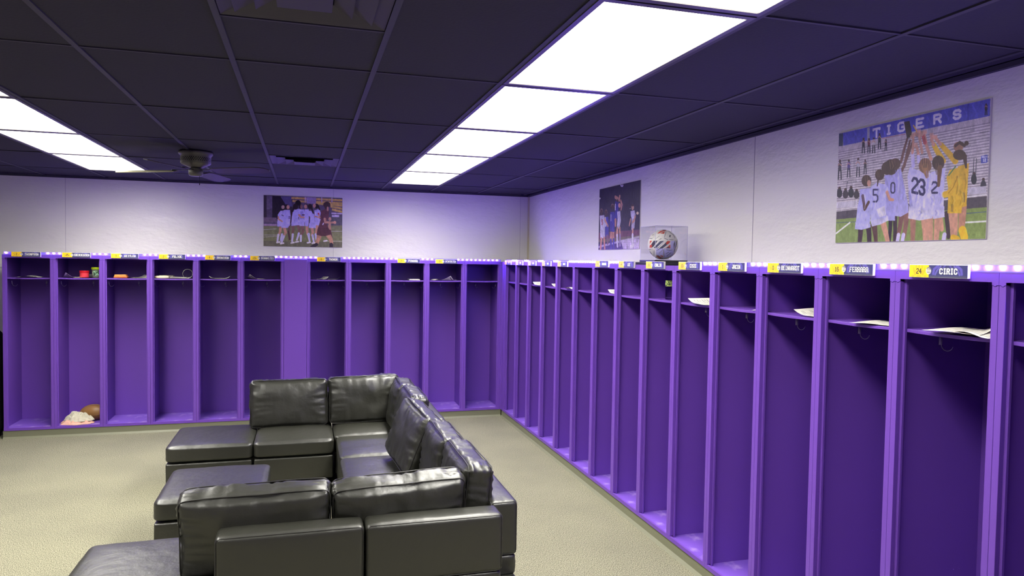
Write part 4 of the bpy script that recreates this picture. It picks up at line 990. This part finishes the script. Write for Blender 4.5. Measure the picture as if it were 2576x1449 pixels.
# ball, drawn in patches by position on the sphere
def ball():
    BR = .112; zc = ZT+.042+BR
    bc = Vector((2.578, 4.838, zc))
    bm = bmesh.new(); bmesh.ops.create_icosphere(bm, subdivisions=7, radius=BR)
    me = bpy.data.meshes.new('soccer_ball'); bm.to_mesh(me); bm.free()
    # local picture frame facing the room
    d = (Vector((0, 0, CAMZ))-bc).normalized(); ux = Vector((-d.y, d.x, 0)).normalized(); ux = -ux if ux.x < 0 else ux; uz = ux.cross(d)*-1
    uz = uz if uz.z > 0 else -uz
    S = 400; r = Raster(S*2, S, (236, 232, 222))
    def P(x, y): return (S/2+(x-860)/505*S/2, S/2+(y-810)/470*S/2)     # traced from the photo: disc centre 860,810
    NV = (58, 62, 92); RD = (214, 74, 52); BK = (60, 60, 72)
    def po(c, pts): r.poly(c, [P(*p) for p in pts])
    def li(c, wd, pts): r.line(c, wd*S/1010, [P(*p) for p in pts])
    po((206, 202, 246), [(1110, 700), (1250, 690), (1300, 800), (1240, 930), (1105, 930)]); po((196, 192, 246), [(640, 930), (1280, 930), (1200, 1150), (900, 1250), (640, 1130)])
    po(RD, [(670, 470), (760, 390), (930, 350), (960, 380), (840, 410), (720, 470)]); po(BK, [(800, 350), (960, 330), (1000, 350), (900, 372)]); po(RD, [(760, 465), (920, 400), (890, 475)])
    po(NV, [(420, 905), (470, 820), (560, 690), (700, 690), (560, 870), (500, 910)]); po(RD, [(420, 905), (440, 820), (510, 830), (500, 910)]); po(RD, [(430, 690), (510, 690), (430, 800)])
    po(NV, [(560, 905), (740, 700), (910, 700), (700, 930), (600, 930)]); po(NV, [(740, 930), (900, 800), (1000, 700), (1100, 700), (1080, 760), (900, 900), (860, 930)]); po(RD, [(960, 760), (1000, 700), (1100, 700), (1060, 790), (980, 810)])
    po(RD, [(960, 920), (1100, 800), (1105, 925)]); po(NV, [(980, 920), (1040, 870), (1090, 920)])
    for a in (((600, 650), (740, 545)), ((650, 720), (800, 615)), ((740, 660), (820, 630)), ((660, 1000), (760, 930)), ((700, 985), (850, 900)), ((750, 1080), (870, 960))): li(BK, 9, a)
    for a in (((560, 900), (760, 700)), ((640, 930), (900, 700)), ((860, 930), (1090, 760)), ((700, 900), (830, 770))): li((240, 238, 240), 16, a)
    po(RD, [(640, 1150), (700, 1160), (850, 1230), (780, 1260), (690, 1210)]); po(RD, [(760, 1150), (860, 1150), (890, 1225)]); po(RD, [(1180, 1160), (1290, 1040), (1250, 1110)]); li(NV, 20, [(700, 1150), (860, 1235)])
    for L in (((900, 560), (970, 400), (1050, 400), (1200, 500), (1250, 620), (1190, 680), (1030, 670), (900, 610)), ((880, 960), (1190, 950), (1220, 1050), (1050, 1220), (900, 1230)), ((400, 960), (520, 960), (560, 1080), (560, 1180), (480, 1100)), ((420, 620), (540, 600), (600, 480), (560, 430))):
        li((170, 166, 180), 14, L+(L[0],)); li((246, 244, 244), 6, L+(L[0],))
    po(BK, [(1070, 510), (1110, 515), (1100, 580), (1060, 575)]); 
    for a in (((1060, 655), (1190, 655)), ((910, 610), (1030, 665)), ((990, 975), (1150, 985)), ((970, 1090), (1060, 1040)), ((1000, 1160), (1130, 1060)), ((400, 960), (470, 965)), ((440, 1040), (510, 1110)), ((400, 630), (510, 632)), ((500, 520), (560, 505)), ((1060, 400), (1160, 490)), ((1180, 480), (1250, 600)), ((950, 410), (910, 570)), ((580, 1000), (590, 1150)), ((890, 980), (910, 1200))): li(BK, 13, a)
    for k in range(7): li(BK, 16, [(1330+k*3-k*k*3, 640+k*55), (1290-k*8, 740+k*50)]); li(BK, 10, [(1270-k*6, 660+k*40), (1215+k*2, 800+k*25)])
    r.a[:, S:] = r.a[:, :S][:, ::-1]
    ca = me.color_attributes.new('Print', 'FLOAT_COLOR', 'POINT'); L_ = lin(r.a)
    col = np.ones((len(me.vertices), 4), np.float32)
    for v in me.vertices:
        n = v.co.normalized(); a = n.dot(ux); b = n.dot(uz); f = n.dot(d)
        px = int(min(S-1, max(0, S/2+a*S/2))); py = int(min(S-1, max(0, S/2-b*S/2)))
        col[v.index, :3] = L_[py, px if f > 0 else 2*S-1-px]
    ca.data.foreach_set('color', col.ravel())
    me.materials.append(vcol_mat('ball_print', .35, .4))
    for p in me.polygons: p.use_smooth = True
    o = bpy.data.objects.new('soccer_ball', me); C.objects.link(o); o.location = bc
    tag(o, 'white, navy and red soccer ball inside the clear display case', 'soccer ball')
ball()

# ================================================================== SHELF CONTENTS
def doc_raster(kind):
    r = Raster(30, 40, (238, 234, 222)); rs = random.Random(kind)
    if kind == 9: r = Raster(30, 40, (230, 226, 214))
    r.poly((120, 116, 112), [(3, 3), (16, 3), (16, 8), (3, 8)]); r.poly((70, 68, 70), [(18, 4), (26, 4), (26, 7), (18, 7)])
    y = 12
    while y < 37:
        x = 3
        while x < 26:
            L = rs.randint(2, 7); r.line((150, 146, 142), .9, [(x, y), (min(27, x+L), y)]); x += L+2
        y += 2.6
    return r
DOCR = [doc_raster(k) for k in range(3)]
DOCM = {}
def sheet(label, x, y, z, rot=0.0, curl=0, kind=0, s=1.0, group='loose printed sheets on the locker shelves'):
    """curl 0 flat, 1 one end lifted, 2 both ends lifted, 3 corner flipped up"""
    key = (curl, kind)
    def sh(u, v):
        w_, h_ = .216, .279; X = (u-.5)*w_; Y = (v-.5)*h_; Z = .0012+.0015*math.sin(u*7+v*4)
        if curl == 1: Z += .030*max(0, (u-.55)/.45)**2
        if curl == 2: Z += .024*max(0, (abs(u-.5)-.22)/.28)**2
        if curl == 3: Z += .055*max(0, (.62-u-v*.6)/.62)**1.5; X += .03*max(0, (.62-u-v*.6)/.62)
        if curl == 4: Z += .012*math.sin(PI*u)**2
        return (X, Y, Z+.0015)
    if key not in DOCM:
        o = print_mesh('paper_sheet', DOCR[kind], .2, .2, M_PAPER, None, shape=sh); DOCM[key] = o
    else:
        o = DOCM[key].copy(); C.objects.link(o)
    o.location = (x, y, z); o.rotation_euler = (0, 0, rot); o.scale = (s, s, 1)
    tag(o, label, 'paper', group); return o
def bsh(k, dx, dy=.17): return (BX[k]+dx, YB+dy, SHELF+.0005)
sheet('flat paper sheet on the shelf of the leftmost back locker', *bsh(0, .20), rot=.2, curl=4, kind=0)
sheet('curled paper corner at the left of the shelf beside the red tub', *bsh(1, .13, .17), rot=.3, curl=3, kind=1, s=.8)
sheet('flat papers lying just left of the red tub', BX[1]+.25, YB+.30, SHELF+.0005, rot=1.35, curl=1, kind=2, s=.7)
sheet('white sheet lying right of the orange packet', *bsh(2, .31, .2), rot=.5, curl=1, kind=1, s=.8)
sheet('thin sheet lying under the silver ring', *bsh(3, .29, .19), rot=1.2, curl=4, kind=2, s=.85)
sheet('curled sheet with both ends lifted on the fifth back shelf', *bsh(4, .22), rot=.1, curl=2, kind=0)
sheet('sheet with a lifted left corner on the shelf left of the filler panel', *bsh(5, .14), rot=.15, curl=3, kind=1, s=.85)
sheet('left one of two curled sheets on the shelf right of the filler panel', *bsh(6, .15, .16), rot=.35, curl=1, kind=2, s=.62)
sheet('right one of two curled sheets on the shelf right of the filler panel', *bsh(6, .31, .17), rot=-.1, curl=1, kind=0, s=.62)
sheet('left flat sheet on the back shelf second from the corner', *bsh(9, .14, .15), rot=.2, curl=4, kind=1, s=.6)
sheet('right crumpled sheet on the back shelf second from the corner', *bsh(9, .31, .2), rot=.5, curl=3, kind=0, s=.58)
def rsh(k, dy, dx=.15): return (XR+dx, RY[k]-dy, SHELF+.0005)
RS = {1: [(.30, .14, 1.9, 3, .7)], 2: [(.27, .12, 1.6, 1, .85), (.335, .24, 1.9, 1, .6)], 3: [(.34, .14, 1.8, 1, .8)], 4: [(.31, .14, 1.6, 4, .95)], 6: [(.33, .14, 1.6, 1, .8)], 7: [(.375, .14, 1.7, 3, .45)],
      9: [(.27, .15, 1.55, 1, 1.0)], 10: [(.375, .10, 2.1, 3, .45)], 11: [(.31, .15, 1.9, 1, .8)], 12: [(.27, .14, 1.9, 3, .9)], 13: [(.24, .13, 1.8, 3, 1.0), (.33, .14, 1.5, 4, .95)]}
RLAB = {1: 'second', 2: 'third', 3: 'fourth', 4: 'fifth', 6: 'seventh', 7: 'eighth', 9: 'tenth', 10: 'eleventh', 11: 'twelfth'}
for k, L in RS.items():
    for q, (dy, dx, rot, cu, s) in enumerate(L):
        if k == 13: lab = ['upper curled printed sheet on the shelf under plate 24', 'lower flat printed sheet on the shelf under plate 24'][q]
        elif k == 12: lab = 'curled printed sheet on the shelf under plate 16'
        elif k == 2: lab = ['lower flat sheet', 'upper lifted sheet'][q]+' on the third right row shelf from the corner'
        else: lab = 'white printed sheet on the %s right row shelf from the corner' % RLAB[k]
        x, y, z = rsh(k, dy, dx); sheet(lab, x, y, z+(.007 if (k == 13 and q == 0) or (k == 2 and q == 1) else 0), rot=rot, curl=cu, kind=(k+q) % 3, s=s)
# red tub
t = thing('plastic_tub', 'red round plastic tub with a screw lid on a back shelf', 'tub', (-2.262, YB+.16, SHELF+.001))
bm = bmesh.new(); lathe(bm, [(.04, 0), (.044, .004), (.044, .05), (.042, .052)], seg=32); obj('body', bm, mat('red_plastic', srgb(240, 70, 80), .4, .4), t, smooth=True, bevel=.001)
bm = bmesh.new(); lathe(bm, [(.046, .050), (.047, .052), (.047, .070), (.044, .074)], seg=32); obj('lid', bm, mat('red_lid', srgb(232, 30, 44), .35, .4), t, smooth=True, bevel=.001)
# lime jar
t = thing('snack_jar', 'clear jar with a lime green lid beside the red tub', 'jar', (-2.150, YB+.16, SHELF+.001))
bm = bmesh.new(); lathe(bm, [(.032, 0), (.036, .004), (.041, .085), (.041, .09)], seg=32); obj('body', bm, mat('greenish_plastic', srgb(128, 140, 108), .25, .5), t, smooth=True)
bm = bmesh.new(); lathe(bm, [(.044, .088), (.046, .09), (.046, .108), (.042, .112)], seg=32); obj('lid', bm, mat('lime_plastic', srgb(206, 240, 20), .4, .4), t, smooth=True)
bm = bmesh.new()
for a0 in range(9):
    a = -PI/2-.75+a0*.1875; bb = a+.1875
    f = [(.0375, .025), (.0403, .07)]
    vs = [bm.verts.new(((r_+.001)*math.cos(q), (r_+.001)*math.sin(q), z)) for q, r_, z in ((a, f[0][0], f[0][1]), (bb, f[0][0], f[0][1]), (bb, f[1][0], f[1][1]), (a, f[1][0], f[1][1]))]
    bm.faces.new(vs)
obj('label', bm, mat('jar_label', srgb(70, 96, 70), .5, .3, var=(60, srgb(190, 240, 190), .5, .6)), t)
# orange packet (folded stack)
t = thing('snack_packet', 'flattened orange packet on the third back shelf', 'packet', (BX[2]+.145, YB+.15, SHELF+.001), .06)
for q, (z, sx, c) in enumerate(((.000, .066, srgb(236, 120, 70)), (.012, .06, srgb(240, 160, 60)), (.022, .056, srgb(214, 150, 70)))):
    bm = bmesh.new(); rbox(bm, sx*2, .10, .013, .005, 8, (0, 0, .002), .004, 60+q); obj('fold', bm, mat('packet_%s' % 'abc'[q], c, .5, .4), t, smooth=True, loc=(0, 0, z+.0075))
# booklet stack, cream packet, box
bm = bmesh.new(); rbox(bm, .14, .09, .02, .006, 10, (0, 0, .006), .005, 71)
tag(obj('cream_packet', bm, mat('cream_paper', srgb(232, 220, 176), .6, .3), smooth=True, loc=(BX[3]+.10, YB+.12, SHELF+.015)), 'cream folded packet at the left of the ring shelf', 'packet')
bm = bmesh.new(); box(bm, -.06, .06, -.04, .04, 0, .028)
o = obj('card_box', bm, mat('card', srgb(176, 170, 150), .6, .3), bevel=.002, loc=(BX[3]+.135, YB+.26, SHELF+.001)); tag(o, 'small flat card box behind the cream packet', 'box')
bm = bmesh.new()
for k in range(3): box(bm, -.065+.002*k, .065-.003*k, -.09, .09, .0045*k, .0045*k+.004)
o = obj('booklet_stack', bm, mat('booklet', srgb(190, 190, 178), .6, .3), loc=(BX[8]+.32, YB+.15, SHELF+.001)); tag(o, 'thin stack of pale booklets on the ninth back shelf', 'booklets')
# ring
bm = bmesh.new(); tube(bm, [(.050*math.cos(a*PI/24), 0, .052+.050*math.sin(a*PI/24)) for a in range(48)], .0024, 8, True)
o = obj('metal_ring', bm, mat('silver_wire', srgb(200, 196, 180), .3, .5, metal=.6), smooth=True, loc=(BX[3]+.352, YB+.14, SHELF)); o.rotation_euler = (0, 0, .25); tag(o, 'thin silver ring standing on edge on the fourth back shelf', 'ring')
# white bottle stopper pebble seen in the locker near plate 1
bm = bmesh.new(); bmesh.ops.create_uvsphere(bm, u_segments=16, v_segments=10, radius=.009); bmesh.ops.scale(bm, vec=(1, 1, .85), verts=bm.verts)
tag(obj('white_pellet', bm, M_WHITE, smooth=True, loc=(XR+.045, 3.085, ZB+.0285)), 'tiny white round pellet on the floor of a right row locker', 'pellet')
# water bottle
t = thing('water_bottle', 'clear ribbed water bottle standing on a right row locker shelf', 'bottle', (XR+.10, 4.445, SHELF+.001))
M_BOT = bpy.data.materials.new('clear_bottle'); M_BOT.use_nodes = True; b = M_BOT.node_tree.nodes['Principled BSDF']
b.inputs['Base Color'].default_value = (.86, .88, .92, 1); b.inputs['Roughness'].default_value = .04; b.inputs['Transmission Weight'].default_value = 1; b.inputs['IOR'].default_value = 1.12
prof = [(.026, 0), (.031, .004)]
for k in range(6): prof += [(.031, .012+k*.012), (.0285, .018+k*.012)]
prof += [(.031, .088), (.031, .135), (.029, .145), (.024, .165), (.014, .188), (.0125, .192), (.0125, .2)]
bm = bmesh.new(); lathe(bm, prof, seg=32); obj('body', bm, M_BOT, t, smooth=True)
bm = bmesh.new(); lathe(bm, [(.0145, .196), (.0145, .212), (.0135, .213)], seg=24); obj('cap', bm, mat('grey_cap', srgb(120, 116, 120), .4, .4), t, smooth=True)
bm = bmesh.new(); lathe(bm, [(.0318, .092), (.0318, .132)], seg=32, cap=False); obj('label', bm, mat('bottle_label', srgb(150, 170, 90), .5, .3, var=(70, srgb(40, 44, 40), .48, .56)), t, smooth=True)
# football
bm = bmesh.new(); n1, n2 = 32, 20; rings = []
for i in range(1, n2):
    a = PI*i/n2; x = -.142*math.cos(a); rr = .086*math.sin(a)**1.25
    rings.append([bm.verts.new((x, rr*math.cos(2*PI*k/n1), rr*math.sin(2*PI*k/n1))) for k in range(n1)])
for a, b in zip(rings[:-1], rings[1:]):
    for k in range(n1): bm.faces.new((a[k], a[(k+1) % n1], b[(k+1) % n1], b[k]))
for rg, x, fl in ((rings[0], -.143, 0), (rings[-1], .143, 1)):
    v = bm.verts.new((x, 0, 0))
    for k in range(n1): bm.faces.new((rg[k], rg[(k+1) % n1], v))
fb = obj('football', bm, mat('brown_leather', srgb(136, 98, 56), .4, .4, bump=(160, .4, .002)), smooth=True, loc=(-2.208, YB+.27, ZB+.022+.0865)); fb.rotation_euler = (.35, 0, -.12)
tag(fb, 'brown leather football lying on clothes in a left back locker', 'football')
bm = bmesh.new()
for an in (PI, 0, PI/2, -PI/2):
    tube(bm, [(-.142*math.cos(PI*i/24), (.086*math.sin(PI*i/24)**1.25+.0003)*math.cos(an), (.086*math.sin(PI*i/24)**1.25+.0003)*math.sin(an)) for i in range(1, 24)], .0016, 5)
obj('seam', bm, mat('dark_seam', srgb(70, 46, 28), .6, .3), fb)
# crumpled clothes
def cloth(name, label, m, cx, cy, cz, a, b, h, seed, hump=0):
    bm = bmesh.new(); n = 56; g = []
    for i in range(n+1):
        row = []
        for j in range(n+1):
            u, v = -1+2*i/n, -1+2*j/n
            # square to disc
            x = u*math.sqrt(1-v*v/2); y = v*math.sqrt(1-u*u/2); rad = math.hypot(x, y); an = math.atan2(y, x)
            edge = 1+.16*noise.noise(Vector((math.cos(an)*2.2, math.sin(an)*2.2, seed)))+.06*noise.noise(Vector((math.cos(an)*7, math.sin(an)*7, seed+3)))
            wx = x+.35*noise.noise(Vector((x*2, y*2, seed+9))); wy = y+.35*noise.noise(Vector((x*2+5, y*2, seed+4)))
            rg = lambda fx, fy, s_: max(0, 1-2.6*abs(noise.noise(Vector((wx*fx+wy*1.2+s_, wy*fy-wx*.8, s_*2.0)))))
            f1 = rg(1.5, 2.2, seed); f2 = rg(2.9, 3.6, seed+2.3)
            env = max(0, 1-rad**2.5)
            z = h*env*(.30+.55*f1+.28*f2+hump*max(0, -x)*.6)
            row.append(bm.verts.new((cx+a*x*edge, cy+b*y*edge, cz+max(z, 0)+.0025)))
        g.append(row)
    for i in range(n):
        for j in range(n): bm.faces.new((g[i][j], g[i+1][j], g[i+1][j+1], g[i][j+1]))
    o = obj(name, bm, m, smooth=True); md = o.modifiers.new('solid', 'SOLIDIFY'); md.thickness = .002; md.offset = 1
    tag(o, label, 'clothing', 'crumpled clothes beside the football'); return o
cloth('pink_shirt', 'crumpled pale pink shirt at the bottom of the pile beside the football', mat('pink_cloth', srgb(204, 160, 142), .9, .1, bump=(40, .3, .004)), -2.325, YB+.135, ZB+.021, .165, .105, .062, 1.3, .5)
cloth('white_shirt', 'crumpled off-white shirt on top of the pink one beside the football', mat('white_cloth', srgb(186, 181, 162), .9, .1, bump=(40, .3, .004)), -2.318, YB+.15, ZB+.046, .138, .082, .085, 6.3, 1.2)
# black strap hanging in the second locker
bm = bmesh.new(); rbox(bm, .035, .05, .10, .014, 8, (.004, .004, .004), .004, 77)
tag(obj('black_pouch', bm, mat('black_fabric', srgb(20, 19, 24), .8, .2), smooth=True, loc=(BX[1]+LW-.024, YB+.235, 1.49)), 'small black pouch hanging from a hook above the football', 'pouch')
# tall black bag beyond the left end
t = thing('equipment_bag', 'tall black bag standing at the left edge beside the end locker', 'bag', (-3.22, 8.52, 0))
bm = bmesh.new(); rbox(bm, .40, .40, 1.13, .10, 18, (.01, .01, .02), .02, 81, .2); obj('body', bm, mat('black_nylon', srgb(22, 21, 24), .6, .3), t, smooth=True, loc=(0, 0, .567))
bm = bmesh.new(); tube(bm, [(.175, -.20, .12), (.198, -.21, .45), (.195, -.21, .95), (.15, -.18, 1.1)], .008, 6); obj('strap', bm, mat('grey_strap', srgb(150, 140, 130), .6, .3), t, smooth=True)
